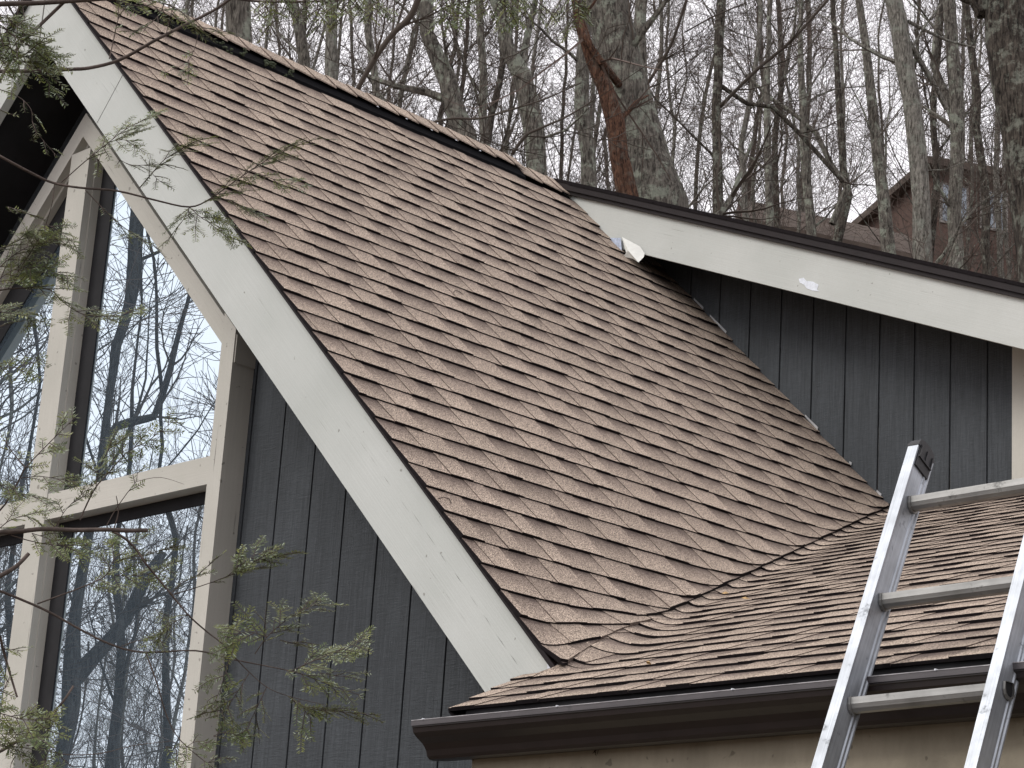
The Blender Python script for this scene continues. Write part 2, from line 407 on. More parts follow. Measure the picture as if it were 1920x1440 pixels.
# ridge vent and cap shingles
mb = PM()
y0, y1 = -.02, 2.87
sec = [(.004, .000), (.135, -T * .135 + .004), (.135, -T * .135 + .026), (0, .040), (-.135, -T * .135 + .026), (-.135, -T * .135 + .004), (-.004, 0)]
mb.xz(sec, y0, y1); mb.build('ridge_vent', M['black'])
R = random.Random(4)
def capfield(ya, yb, base, wing, name):
    mb = PM(); y = ya
    while y < yb:
        L = E_; tw = R.uniform(-.004, .004); s1 = R.uniform(0, .003)
        for sgn in (1, -1):
            h0, h1 = .008 + s1 * .5, .003
            wv = wing + R.uniform(-.003, .003); drop = T * .98
            A0 = (0, y, base + h0); A1 = (0, min(y + L * 1.05, yb), base + h1)
            B0 = (sgn * wv, y + tw, base + h0 - wv * drop + .01); B1 = (sgn * wv, min(y + L * 1.05, yb) + tw, base + h1 - wv * drop + .006)
            top = [A0, B0, B1, A1] if sgn > 0 else [A0, A1, B1, B0]
            r_ = R.random()
            mb.face(top, None, [(r_, 0, .3)] * 4)
            lo = lambda p, d: (p[0], p[1], p[2] - d)
            mb.face([B0, A0, lo(A0, .008), lo(B0, .008)] if sgn > 0 else [A0, B0, lo(B0, .008), lo(A0, .008)], None, (.0, 1, 1), 0)
            mb.face([B1, B0, lo(B0, .007), lo(B1, .007)] if sgn > 0 else [B0, B1, lo(B1, .007), lo(B0, .007)], None, (.3, .6, .6), 0)
        y += L
    return mb.build(name, [M['shingle'], M['butt']])
capfield(-.03, 2.9, .044, .098, 'ridge_cap'); capfield(2.87, 3.26, .018, .12, 'ridge_cap')
mb = PM()
for i in range(22):
    y = .85 + R.random() * .45; p = Vector((.12 + R.uniform(-.015, .03), y, -.105 + R.uniform(-.02, .03))); r_ = R.uniform(.004, .013)
    for k in range(5):
        q = p + Vector((R.uniform(-1, 1), R.uniform(-1, 1), R.uniform(-.5, 1))) * r_
        mb.tube([q, q + Vector((.002, r_, .004))], [r_ * .6, r_ * .3], 5, True)
tag(mb.build('moss', M['moss']), kind='stuff')

# ------------------------------------------------------------------ rake boards
XE = 3.62
mb = PM(); mb.xz([(0, 0), (0, -W), (XE, -T * XE - W), (XE, -T * XE)][::-1], 0, .04, (1, -T)); rb = mb.build('rake_board', M['fascia'])
mb = PM(); mb.xz([(-.002, 0), (-3.5, -T * 3.5), (-3.5, -T * 3.5 - W), (-.002, -W)][::-1], 0, .04, (1, T)); mb.build('rake_board', M['fascia'])
mb = PM()     # joints between boards
mb.xz([(-.006, -.05), (.001, -.05), (.001, -W), (-.006, -W)], -.0015, .001)
mb.build('board_joint', M['seam'])
mb = PM(); a_ = Vector((.700, -.722)); b_ = Vector((.548, -.90)); d_ = Vector((.0022, .0022))
mb.xz([tuple(a_ - d_), tuple(b_ - d_), tuple(b_ + d_), tuple(a_ + d_)], -.0015, .001); mb.build('board_joint', M['seam'])
mb = PM()     # drip edge under the shingles along the rakes
for sg in (1, -1):
    xe = 3.50 if sg > 0 else 3.5
    q = [(0, .004), (0, -.018), (sg * xe, -T * xe - .018), (sg * xe, -T * xe + .004)]
    mb.xz(q if sg < 0 else q, -.022 if sg > 0 else -.021, -.0005, (1, -T * sg))
mb.build('rake_drip_edge', M['drip'])
# long drying cracks in the right rake board
R = random.Random(21)
for (ax, ay, bx, by, n_, wd) in ((642, 782, 770, 962, 5, .0007), (770, 955, 985, 1268, 8, .001), (800, 1060, 880, 1175, 3, .0006)):
    A_, B_ = hitY(ax, ay, 0), hitY(bx, by, 0); dv = (B_ - A_); L_ = dv.length; dv.normalize(); nv = Vector((-dv.z, 0, dv.x))
    for i in range(n_):
        f0 = (i + R.uniform(0, .25)) / n_; f1 = f0 + R.uniform(.45, 1.0) / n_; o_ = nv * R.uniform(-.002, .002)
        p, q = A_ + dv * L_ * f0 + o_, A_ + dv * L_ * f1 + o_; m_ = p.lerp(q, .5) + nv * wd * R.uniform(.3, 1); m2 = p.lerp(q, .5) - nv * wd * R.uniform(.1, .6)
        for v_ in (p, q, m_, m2): v_.y = -.0012
        mb = PM(); mb.face([p, m2, q, m_]); mb.build('board_crack', M['seam'])
# pale torn bits where the cap shingles lift off the vent
for bx, by in ((706, 199), (760, 222), (807, 243), (853, 262), (898, 282)):
    mb = PM(); d_ = ray(bx, by); n_ = Vector((T, 0, 1)).normalized(); p = CAM + d_ * ((.050 - n_.dot(CAM)) / n_.dot(d_))
    mb.face([p, p + Vector((.002, .016, -.002)), p + Vector((.0, .009, .005))]); mb.build('cap_flap', M['scrape'])
# dormer rake
xi = lambda z_off, tt: None
def x_meet(zo): return zo / (-T + TD) * -1 if False else (zo) / (TD - T)   # -T x = zo - TD x
zt, zb_ = -.042, -.042 - .2281
xa, xb = zt / (TD - T), zb_ / (TD - T)
mb = PM(); mb.xz([(xa - .0, zt - TD * xa), (xb + .0, zb_ - TD * xb), (3.2, zb_ - TD * 3.2), (3.2, zt - TD * 3.2)], YD, YD + .025, (1, -TD)); mb.build('dormer_rake_board', M['fascia'])
mb = PM()
mb.xz([(.0, .014), (.02, -.022 - TD * .02), (3.24, -.022 - TD * 3.24), (3.24, .010 - TD * 3.24)], YD - .030, YD + .02, (1, -TD))
mb.xz([(.05, -.0225 - TD * .05), (.09, -.043 - TD * .09), (3.24, -.043 - TD * 3.24), (3.24, -.0225 - TD * 3.24)], YD - .018, YD + .02, (1, -TD))
mb.build('dormer_drip_edge', M['drip'])
mb = PM(); mb.xz([(.0, .030), (.0, .0145), (3.24, .0105 - TD * 3.24), (3.24, .027 - TD * 3.24)], YD - .034, YD + .02, (1, -TD)); mb.build('dormer_shingle_edge', M['butt'])
# torn metal wrap at the dormer's lower tip
mb = PM(); P = lambda px, py, y: hitY(px, py, y)
mb.face([P(1140, 446, YD - .004), P(1150, 462, YD - .006), P(1166, 470, YD - .02), P(1164, 446, YD - .012)])
mb.face([P(1150, 462, YD - .006), P(1160, 478, YD - .01), P(1168, 481, YD - .03), P(1166, 470, YD - .02)])
mb.build('torn_flashing', M['flashblue'])
mb = PM()
q = {k: P(*v) for k, v in dict(a=(1166, 444, YD - .003), b=(1200, 462, YD - .006), c=(1209, 475, YD - .012), d=(1178, 470, YD - .045), e=(1168, 481, YD - .03),
     f=(1186, 485, YD - .03), g=(1197, 492, YD - .055), h=(1207, 482, YD - .03), i=(1174, 474, YD - .04)).items()}
for f in (['a', 'i', 'd'], ['a', 'd', 'b'], ['b', 'd', 'c'], ['i', 'e', 'f'], ['i', 'f', 'd'], ['d', 'f', 'g'], ['d', 'g', 'h'], ['d', 'h', 'c']):
    mb.face([q[k] for k in f])
mb.build('torn_flashing', m_plain('torn_wrap_white', (.60, .61, .58), .45, .08, 30))
mb = PM()
sp = [(1498, 523), (1507, 521), (1512, 527), (1524, 528), (1535, 534), (1532, 543), (1536, 546), (1524, 545), (1513, 541), (1508, 534), (1500, 530)]
mb.xz([(hitY(x, y, YD).x, hitY(x, y, YD).z) for x, y in sp], YD - .0015, YD + .001, (1, -TD)); mb.build('scraped_patch', M['scrape'])

# ------------------------------------------------------------------ dormer wall
mb = PM()
top = lambda x: -TD * x - .17
bot = lambda x: max(-T * x, zl(YDW)) - .05
g0 = .9183 - .2032 * 3; xs = [g0 + .2032 * i for i in range(14)]
for i in range(len(xs) - 1):
    a, b = max(xs[i] + .005, .32), min(xs[i + 1] - .005, 2.684)
    if b <= a: continue
    mb.xz([(a, bot(a)), (b, bot(b)), (b, top(b)), (a, top(a))], YDW, YDW + .012, (0, 1))
mb.xz([(.3, bot(.3)), (2.69, bot(2.69)), (2.69, top(2.69)), (.3, top(.3))], YDW + .0085, YDW + .10, (0, 1))
mb.build('dormer_siding', M['siding'])
mb = PM(); mb.xz([(2.684, -2.045), (2.80, -2.045), (2.80, top(2.8)), (2.684, top(2.684))], YDW - .014, YDW + .09, (0, 1)); mb.build('corner_board', M['frame'])
mb = PM(); mb.box(2.60, 2.79, YDW + .092, 7.0, zl(YDW) - .1, top(2.79) - .02); mb.build('dormer_side_wall', M['siding'])
mb = PM(); mb.box(1.97, 2.80, YDW - .02, YDW - .001, zl(YDW) - .02, zl(YDW) + .035); mb.build('base_flashing', M['drip'])
for (ax, ay, bx, by) in ((1322, 590, 1350, 621), (1493, 775, 1514, 799), (1620, 914, 1632, 924), (1580, 864, 1584, 868), (1296, 560, 1310, 577)):
    mb = PM(); n = Vector((T, 0, 1)).normalized()      # thin slivers of step flashing along the cut siding
    def onr(px, py):
        d = ray(px, py); s_ = -(n.dot(CAM) - .016) / n.dot(d); p = CAM + d * s_; return p
    a, b = onr(ax, ay), onr(bx, by)
    for p in (a, b): p.y = YDW - .006
    mb.face([a, b, b + Vector((.004, -.001, .012)), a + Vector((.002, -.001, .010))])
    mb.build('step_flashing', M['flash'])
mb = PM(); k = lambda px, py: hitY(px, py, -.004)
mb.face([k(1026, 1239), k(1026, 1254), k(1052, 1252), k(1036, 1238)]); mb.build('corner_flashing', M['flash'])

# ------------------------------------------------------------------ gable wall, frames, glass
mb = PM()
mb.xz([(-3.3, GND), (3.72, GND), (3.72, -3.2 - .6), (3.33, -T * 3.33 - .28), (0, -.28), (-3.3, -T * 3.3 - .28)], YW + .0085, YW + .15); mb.build('gable_wall', M['siding'])
sx = 1.5214 - .2032
for sgn in (1, -1):
    sw = PM()
    for i in range(-1, 13):
        a = max(sx + .2032 * i + .0045, 1.29); b = min(sx + .2032 * (i + 1) - .0045, 3.70 if sgn > 0 else 3.28)
        if b - a < .02: continue
        f = lambda x: max(-T * x - .29, -T * x - .29)
        q = [(sgn * a, GND), (sgn * b, GND), (sgn * b, f(b)), (sgn * a, f(a))]
        sw.xz(q if sgn > 0 else q[::-1], YW, YW + .012, (0, 1))
    sw.build('gable_siding', M['siding'])
PL, PR, CLx, CR = -.0675, .078, 1.2095, 1.2941
Z1, Z2, TB, BB = -.6138, -.7272, -2.3787, -2.4919
mb = PM()
for sg in (1, -1):
    q = [(0, Z1), (0, Z2), (sg * 1.30, Z2 - T * 1.30), (sg * 1.30, Z1 - T * 1.30)]
    mb.xz(q, YP, YW, (1, -T * sg))
    q = [(0, Z2 + .01), (0, Z2 - .022), (sg * 1.25, Z2 - .022 - T * 1.25), (sg * 1.25, Z2 + .01 - T * 1.25)]
    mb.xz(q, YP + .04, YW, (1, -T * sg))
gt = mb.build('gable_trim', M['frame'])
mb = PM(); mb.box(PL, PR, YP - .003, YP + .032, GND, -.80, (0, 1)); mb.box(PL - .004, PR + .004, YP + .0325, YW, GND, -.80, (0, 1)); mb.build('centre_post', M['frame'])
for sg in (1, -1):
    mb = PM(); a, b = sorted((sg * CLx, sg * CR))
    zt_ = Z1 - T * CLx - .0
    q = [(a, GND), (b, GND), (b, Z1 - T * abs(b) + .02), (a, Z1 - T * abs(a) + .02)]
    mb.xz(q, YP - .006, YW + .001, (0, 1)); mb.build('corner_post', M['frame'])
    mb = PM(); a, b = sorted((sg * (PR if sg > 0 else -PL), sg * CLx)); mb.box(a + .001, b - .001, YP + .001, YW, BB, TB); mb.build('transom', M['frame'])
    x0, x1 = sorted((sg * .07, sg * 1.215)); f = lambda x: Z2 - .01 - T * abs(x)
    wn = PM(); wn.xz([(x0, TB - .01), (x1, TB - .01), (x1, f(x1)), (x0, f(x0))], YGL, YGL + .006)
    wn.build('window_pane', M['glass'])
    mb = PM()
    if sg > 0: mb.box(PR + .004, PR + .108, YGL - .005, YGL - .0005, TB, -T * .15 + Z2 + .03); mb.build('dark_reflection_strip', M['soffit'])  # dark reflection beside the post, laid on the glass as a strip
    else: mb.xz([(PL, Z2 - .02 + T * PL), (PL, Z2 - .24 + T * PL), (-1.2, Z2 - .24 - T * 1.2), (-1.2, Z2 - .02 - T * 1.2)], YGL - .005, YGL - .0005); mb.build('dark_reflection_strip', M['soffit'])  # dark reflection of the soffit, laid on the glass along the left trim
    mb = PM(); mb.box(x0, x1, YGL - .006, YGL - .0006, BB - .05, BB); mb.build('dark_reflection_strip', M['soffit'])  # dark line under the transom, laid on the glass as a strip
    if sg > 0: mb = PM(); mb.box(PR + .004, PR + .108, YGL - .005, YGL - .0005, -5.2, BB); mb.build('dark_reflection_strip', M['soffit'])  # same painted reflection beside the post, lower pane
    wn = PM(); wn.box(x0, x1, YGL, YGL + .006, -5.2, BB + .01); wn.build('window_pane', M['glass'])
    mb = PM(); mb.box(x0 - .01, x1 + .01, YP + .001, YW, -5.3, -5.19); mb.build('window_sill', M['frame'])

# ------------------------------------------------------------------ low wall, gutter
mb = PM(); mb.box(3.548, 7.3, -.401, .5, GND, ZG - .02); mb.build('lower_wall', M['render'])
mb = PM(); mb.box(3.56, 7.3, YG + .02, -.3, ZG - .03, zl(YG) - .03); mb.build('eave_board', M['black'])
mb = PM()
prof = [(-.405, 0), (-.405, -.088), (-.409, -.092), (-.462, -.098), (-.478, -.096), (-.486, -.088), (-.492, -.072), (-.506, -.056), (-.530, -.042), (-.545, -.030), (-.548, -.018), (-.5515, -.016), (-.5525, 0), (-.545, .002), (-.542, -.004)]
n = len(prof); XA, XB = 3.451, 7.3
for i in range(n - 1):
    (ya, za), (yb, zb2) = prof[i], prof[i + 1]
    mb.face([(XA, ya, ZG + za), (XA, yb, ZG + zb2), (XB, yb, ZG + zb2), (XB, ya, ZG + za)])
mb.face([(XA + .001, y, ZG + z) for y, z in prof[:-1]])
inn = [(y + (.002 if y < -.45 else -.002), z + .003) for y, z in prof]
for i in range(n - 3):
    (ya, za), (yb, zb2) = inn[i], inn[i + 1]
    mb.face([(XA, yb, ZG + zb2), (XA, ya, ZG + za), (XB, ya, ZG + za), (XB, yb, ZG + zb2)])
g = mb.build('gutter', M['gutter'])
mb = PM(); mb.box(XA, XB, -.5565, -.549, ZG + .0022, ZG + .0042); mb.build('gutter_highlight', M['lip_highlight'])  # thin pale strip added as the highlight along the lip
mb = PM(); mb.box(XA, XB, -.5555, -.5528, ZG - .012, ZG + .0015); mb.build('gutter_lip', m_metal('gutter_lip_sheen', (.075, .068, .072), .4, .1, .4))  # greyer than the gutter: sky reflection put into the lip's colour
for x in (3.50, 4.03, 4.64, 5.25, 5.9):
    mb = PM(); mb.tube([(x, -.559, ZG + .004), (x, -.548, ZG + .004)], [.0025, .0025], 8, True); mb.build('gutter_screw', M['flash'])

# cobweb and leaf dirt hanging under the gutter
R = random.Random(14); mb = PM()
for cx_, cy_ in ((1398, 1372), (1404, 1366), (1355, 1372), (998, 1404), (1120, 1407), (1540, 1355), (1700, 1340), (886, 1418)):
    p = hitY(cx_, cy_, -.406)
    for k_ in range(5):
        q = p + Vector((R.uniform(-.012, .012), 0, R.uniform(-.004, .004))); e = q + Vector((R.uniform(-.012, .012), R.uniform(-.002, 0), -R.uniform(.004, .016)))
        mb.tube([q, q.lerp(e, .5) + Vector((R.uniform(-.004, .004), 0, 0)), e], [.0014, .001, .0006], 4)
tag(mb.build('wall_dirt', M['butt']), kind='stuff')
# debris on the roof
def debris(name, px, py, n, off, s_, mat, label, cat):
    n = Vector(n).normalized(); d = ray(px, py); p = CAM + d * (-(n.dot(CAM) - off) / n.dot(d)) if not isinstance(off, tuple) else None
    return p
def onplane(px, py, n, c, h):
    n = Vector(n); L_ = n.length; n = n / L_; d = ray(px, py); return CAM + d * ((c / L_ + h - n.dot(CAM)) / n.dot(d))
R = random.Random(9)
for px, py, pl, sc, lab in ((1080, 1232, 's', .022, 'pale tan dry leaf scrap on the steep roof just above the valley foot'), (1398, 1122, 'l', .016, 'small pale leaf scrap on the low roof beside the valley, upper one'),
                            (1360, 1112, 'l', .014, 'small pale leaf scrap right at the valley cut line'), (1216, 1243, 'l', .016, 'small tan leaf scrap on the low roof near its left end')):
    p = onplane(px, py, (T, 0, 1), 0, .022) if pl == 's' else onplane(px, py, (0, -S, 1), Z0, .022)
    mb = MB(); a = R.uniform(0, 3); X = Vector((math.cos(a), math.sin(a), 0)) * sc; Y = Vector((-math.sin(a), math.cos(a), .6)) * sc * .45
    mb.face([p - X, p - X * .2 - Y, p + Vector((0, 0, .006))]); mb.face([p - X * .2 - Y, p + X, p + Vector((0, 0, .006))])
    mb.face([p + X, p + X * .1 + Y, p + Vector((0, 0, .006))]); mb.face([p + X * .1 + Y, p - X, p + Vector((0, 0, .006))])
    tag(mb.build('fallen_leaf', M['leaf'], loc=p), lab, 'leaf', 'leaf scraps on the roof')
for pts, lab in (([(850, 549), (854, 544), (862, 547), (868, 552)], 'short dark curled twig in the middle of the steep shingled roof'),
                 ([(822, 935), (832, 932), (842, 935), (846, 943)], 'thin curled twig on the steep roof beside the rake board')):
    mb = MB(); P3 = [onplane(x, y, (T, 0, 1), 0, .02 + .006 * math.sin(i * 2)) for i, (x, y) in enumerate(pts)]
    mb.tube(P3, [.0018] * len(P3), 5, True); tag(mb.build('fallen_twig', M['htwig'], loc=P3[0]), lab, 'twig', 'twigs lying on the roof')

# ------------------------------------------------------------------ ladder
LO = Vector((5.03504, -.58297, -3.74286)); LO += (CAM - LO).normalized() * .045; az, ro, le, LW = .085750, .030210, .462506, .352969
LR = Vector((math.cos(az) * math.cos(ro), math.sin(az) * math.cos(ro), math.sin(ro)))
LU = math.cos(le) * Vector((0, 0, 1)) + math.sin(le) * Vector((-math.sin(az), math.cos(az), 0)); LU = (LU - LR * LU.dot(LR)).normalized()
LN = LR.cross(LU).normalized()                   # out of the ladder plane
if LN.y > 0: LN = -LN                            # towards the viewer
low = (LO.z - GND) / LU.z; LW += .050
lad = tag(empty('extension_ladder', LO - LU * low), 'silver aluminium extension ladder leaning on the brown gutter', 'ladder')
LB = LO - LU * low
def lp(a, b, c): return LO + LR * a + LU * b + LN * c - LB      # a across, b up, c towards viewer (ladder-local position)
FRONT, BACK, TH = .038, -.038, .003
TOP = .61 + .150
for side in (0, 1):
    a0 = 0 if side == 0 else LW
    mb = MB()
    def pl(quad, b0, b1):       # extrude closed section along the rail
        m = len(quad)
        for i in range(m):
            p, q = quad[i], quad[(i + 1) % m]
            mb.face([lp(p[0], b0, p[1]), lp(q[0], b0, q[1]), lp(q[0], b1, q[1]), lp(p[0], b1, p[1])], [(b0, i * .1), (b0, i * .1 + .03), (b1, i * .1 + .03), (b1, i * .1)])
        mb.face([lp(p[0], b1, p[1]) for p in quad]); mb.face([lp(p[0], b0, p[1]) for p in quad[::-1]])
    s_ = a0
    sect = [(s_ - .030, FRONT), (s_, FRONT), (s_, FRONT - .004), (s_ - .0015, FRONT - .008), (s_ - .0015, BACK + .022), (s_ + .0015, BACK + .019), (s_ + .0015, BACK + .015), (s_ - .0015, BACK + .012),
            (s_ - .0015, BACK + .008), (s_ + .002, BACK + .005), (s_ + .002, BACK), (s_ - .030, BACK), (s_ - .030, BACK + TH), (s_ - .005, BACK + TH), (s_ - .005, FRONT - TH), (s_ - .030, FRONT - TH)]
    pl(sect, -low, TOP)
    mb.build('rail', M['alu'], lad)
    mb = MB()
    pl([(s_ - .0315, FRONT + .0015), (s_ + .0025, FRONT + .0015), (s_ + .0025, BACK - .0015), (s_ - .0315, BACK - .0015)], TOP, TOP + .008)
    # rounded cap top with ribbed inner cheek
    prev = None
    for i in range(7):
        a = i / 6 * math.pi; c = FRONT * math.cos(a); bb = TOP + .008 + .022 * math.sin(a) ** .7
        cur = (c, bb)
        if prev: mb.face([lp(s_ - .030, prev[1], prev[0]), lp(s_ + .001, prev[1], prev[0]), lp(s_ + .001, cur[1], cur[0]), lp(s_ - .030, cur[1], cur[0])])
        if prev:
            for e_ in (s_ + .001, s_ - .030): mb.face([lp(e_, TOP, prev[0]), lp(e_, prev[1], prev[0]), lp(e_, cur[1], cur[0]), lp(e_, TOP, cur[0])])
        prev = cur
    pl([(s_ - .0015, FRONT - .008), (s_ + .004, FRONT - .008), (s_ + .004, BACK + .008), (s_ - .0015, BACK + .008)], TOP - .06, TOP + .006)
    for c_ in (-.026, 0, .026): pl([(s_ + .004, c_ + .002), (s_ + .0075, c_ + .002), (s_ + .0075, c_ - .002), (s_ + .004, c_ - .002)], TOP - .03, TOP + .006)
    pl([(s_ + .004, FRONT - .008), (s_ + .0075, FRONT - .008), (s_ + .0075, BACK + .008), (s_ + .004, BACK + .008)], TOP - .032, TOP - .028)
    mb.build('end_cap', M['cap'], lad)
hzn = Vector((0, 0, 1)); hzn = (hzn - LR * hzn.dot(LR)).normalized()
nrung = int(low / .305)
for i in range(-nrung, 3):
    mb = MB(); base = lp(0, .305 * i, 0)
    fwd = LR.cross(hzn).normalized(); fwd = -fwd if fwd.y > 0 else fwd     # horizontal, towards viewer
    prof = []
    r = .0195
    for k in range(-9, 10):           # D section with fine ribs, flat tread on top
        a = math.radians(-90 + k * 10.0)
        rr = r * (1 + (.035 if k % 3 == 0 else 0)); prof.append((rr * math.cos(a + 0) * 1.0, -.012 + rr * math.sin(a)))
    # -180..0 deg gives the lower half; close with the tread
    prof = [(-.0185, .004)] + [(p[0], p[1]) for p in prof] + [(.0185, .004), (.013, .0055), (-.013, .0055)]
    n = len(prof)
    for a, b, sc in ((-.004, LW + .003, 1), (0, .007, 1.14)):
        for k in range(n):
            p, q_ = prof[k], prof[(k + 1) % n]
            f = lambda pt, s2: base + LR * s2 + fwd * (pt[0] * sc) + hzn * (pt[1] * sc - (sc - 1) * -.002)
            mb.face([f(p, a), f(q_, a), f(q_, b), f(p, b)], [(a, k * .004), (a, k * .004 + .004), (b, k * .004 + .004), (b, k * .004)])
        if sc > 1:
            mb.face([f(p, b) for p in prof])
    # hollow swaged end outside the far rail
    for k in range(n):
        p, q_ = prof[k], prof[(k + 1) % n]
        f = lambda pt, s2, sc: base + LR * s2 + fwd * (pt[0] * sc) + hzn * (pt[1] * sc)
        mb.face([f(p, LW + .001, 1.12), f(q_, LW + .001, 1.12), f(q_, LW + .006, 1.08), f(p, LW + .006, 1.08)])
        mb.face([f(p, LW + .006, 1.08), f(q_, LW + .006, 1.08), f(q_, LW + .006, .9), f(p, LW + .006, .9)])
    ru = mb.build('rung', M['alu_rung'], lad)
    mb = MB(); mb.face([base + LR * (LW + .0022) + fwd * (p[0] * .92) + hzn * (p[1] * .92) for p in prof]); mb.build('rung_socket', M['cap'], ru)

# ------------------------------------------------------------------ ground and hill
FH = Vector((FW.x, FW.y, 0)).normalized()
def ground(x, y):
    s_ = (x - CAM.x) * FH.x + (y - CAM.y) * FH.y
    z = GND
    if s_ > 13: z = GND + (min(s_, 72) - 13) * .4475
    if s_ > 72: z += (min(s_, 200) - 72) * .02
    return z + (.35 * math.sin(x * .21 + 1) * math.sin(y * .17) if s_ > 16 else 0)
mb = MB(); N = 90; ext = 240; idx = {}
for i in range(N + 1):
    for j in range(N + 1):
        x = (i / N * 2 - 1); y = (j / N * 2 - 1); x = x * abs(x) ** .6 * ext; y = y * abs(y) ** .6 * ext
        mb.v.append((x, y, ground(x, y)))
for i in range(N):
    for j in range(N):
        a = i * (N + 1) + j; mb.f.append((a, a + N + 1, a + N + 2, a + 1)); mb.mi.append(0)
tag(mb.build('hillside', M['ground'], smooth=True, uvs=False), kind='structure')

# ------------------------------------------------------------------ bare trees
def perp(d, R):
    v = Vector((R.uniform(-1, 1), R.uniform(-1, 1), R.uniform(-1, 1))); v = v - d * v.dot(d); return v.normalized()
def grow(wood, tw, p, d, L, r, lvl, R, dens, maxl=3):
    n = 6 if lvl == 1 else (5 if lvl == 2 else 3); pts = [p.copy()]; dirs = [d.copy()]
    for i in range(n):
        bend = perp(d, R) * R.uniform(.05, .28) + Vector((0, 0, .07 if lvl < 3 else .03))
        d = (d + bend).normalized(); p = p + d * (L / n); pts.append(p.copy()); dirs.append(d.copy())
    rad = [max(r * (1 - .75 * i / n), .0035) for i in range(n + 1)]
    tw.cm = 1 if lvl == 1 else 0; tw.tube(pts, rad, 5 if lvl == 1 else 3)
    if lvl >= maxl: return
    cnt = int(dens[lvl] * R.uniform(.75, 1.25))
    for _ in range(cnt):
        f = R.uniform(.15, 1); k = min(n - 1, int(f * n)); q = pts[k].lerp(pts[k + 1], f * n - k)
        a = R.uniform(.45, 1.05); dd = (dirs[k] * math.cos(a) + perp(dirs[k], R) * math.sin(a)).normalized()
        grow(wood, tw, q, dd, L * R.uniform(.3, .6) * (1.15 - .5 * f), rad[k] * R.uniform(.35, .6), lvl + 1, R, dens, maxl)
def subdiv_path(pts, rad, R, step, wig):
    P2, R2 = [], []
    for i in range(len(pts) - 1):
        m = max(1, int((pts[i + 1] - pts[i]).length / step))
        for k in range(m):
            f = k / m; q = pts[i].lerp(pts[i + 1], f)
            if i + k > 0: q = q + Vector((R.uniform(-wig, wig), R.uniform(-wig, wig), 0))
            P2.append(q); R2.append(rad[i] * (1 - f) + rad[i + 1] * f)
    P2.append(pts[-1]); R2.append(rad[-1]); return P2, R2
def tree(name, pts, rad, mats, nl, dens, seed, limbL=(1.5, 4), zr=(0, 1), extra=None, sides=10, wig=.03, maxl=3, la=(.5, 1.0)):
    """pts: world points base->top, rad radii. limbs grow between fractions zr of the height."""
    R = random.Random(seed); base = Vector(pts[0])
    P2, R2 = subdiv_path([Vector(p) for p in pts], rad, R, .5, wig)
    root = empty(name, base)
    tr = MB(); tr.tube(P2, R2, sides, False, .07, R); wood = MB(); tw = MB()
    n = len(P2)
    for i in range(nl):
        f = zr[0] + (zr[1] - zr[0]) * (i + R.random()) / nl; k = min(n - 2, int(f * (n - 1))); q = P2[k]
        d0 = (P2[k + 1] - P2[k]).normalized(); a = R.uniform(*la)
        dd = (d0 * math.cos(a) + perp(d0, R) * math.sin(a)).normalized()
        if dd.z < -.1: dd.z *= -.5; dd.normalize()
        rr = min(R2[k] * R.uniform(.15, .42), .09)
        grow(wood, tw, q, dd, R.uniform(*limbL), rr, 1, R, dens, maxl)
    for path, r0, r1 in (extra or []):
        pp, r2 = subdiv_path([Vector(q) for q in path], [r0 + (r1 - r0) * i / (len(path) - 1) for i in range(len(path))], R, .4, .015)
        tw.cm = 1; tw.tube(pp, r2, 7)
        for i in range(int(len(pp) * .8)):
            k = R.randrange(1, len(pp)); d0 = (pp[k] - pp[k - 1]).normalized(); a = R.uniform(.5, 1.1)
            grow(wood, tw, pp[k], (d0 * math.cos(a) + perp(d0, R) * math.sin(a)).normalized(), R.uniform(.5, 1.6), r2[k] * .4, 2, R, dens, maxl)
    tr.build('trunk', mats[0], root, True, False).location = -base
    if tw.f: tw.build('crown', [mats[1], mats[0]], root, False, False).location = -base
    return root
def px_tree(name, px, D, label, mats, nl=10, dens=(0, 8, 7), seed=1, limbL=(1.2, 3.0), group=None, extra=(), up=7, wb=1.25, **kw):
    """px: (x, y, width) from the top of the visible trunk down; stands at horizontal distance D."""
    P3 = [atH(x, y, D) for x, y, _ in px]; rr = [w_ / 2 * (p - CAM).length / FOC for p, (_, _, w_) in zip(P3, px)]
    P3.reverse(); rr.reverse()
    d = (P3[0] - P3[1]); d = d / abs(d.z) if abs(d.z) > .01 else Vector((0, 0, -1))
    g = ground(P3[0].x, P3[0].y) - .3
    if P3[0].z > g:
        h = P3[0].z - g; b = P3[0] + Vector((d.x * min(h, 2) * .6, d.y * min(h, 2) * .6, -h)); P3.insert(0, b); rr.insert(0, rr[0] * wb)
    zlo = P3[1].z
    d = (P3[-1] - P3[-2]).normalized(); d = (d + Vector((0, 0, .5))).normalized()
    ztop = P3[-1].z
    P3 += [P3[-1] + d * up * .5, P3[-1] + d * up]; rr += [rr[-1] * .7, rr[-1] * .25]
    H = P3[-1].z - P3[0].z
    z0 = max(0.05, (zlo - P3[0].z - 1.5) / H)
    kw.setdefault('zr', (z0, .98))
    ex = [([atH(x, y, D + (dd or 0)) for x, y, dd in e[0]], e[1] / 2 * D * 1.06 / FOC, e[2] / 2 * D * 1.06 / FOC) for e in extra]
    r = tree(name, P3, rr, mats, nl, dens, seed, limbL, extra=ex, **kw)
    return tag(r, label, 'tree', group)
OB, TW = (M['oakbark'], M['twig']), M['twig']
px_tree('bare_tree', [(1138, -20, 72), (1150, 60, 74), (1166, 130, 77), (1187, 210, 82), (1210, 300, 98), (1232, 380, 118)], 21,
        'thick grey lichen-spotted trunk rising behind the roof junction, beside the red peeled snag', (M['oakbark'], M['twig']), 9, (0, 7, 6), 11, (1.0, 2.6), sides=16, wig=.02)
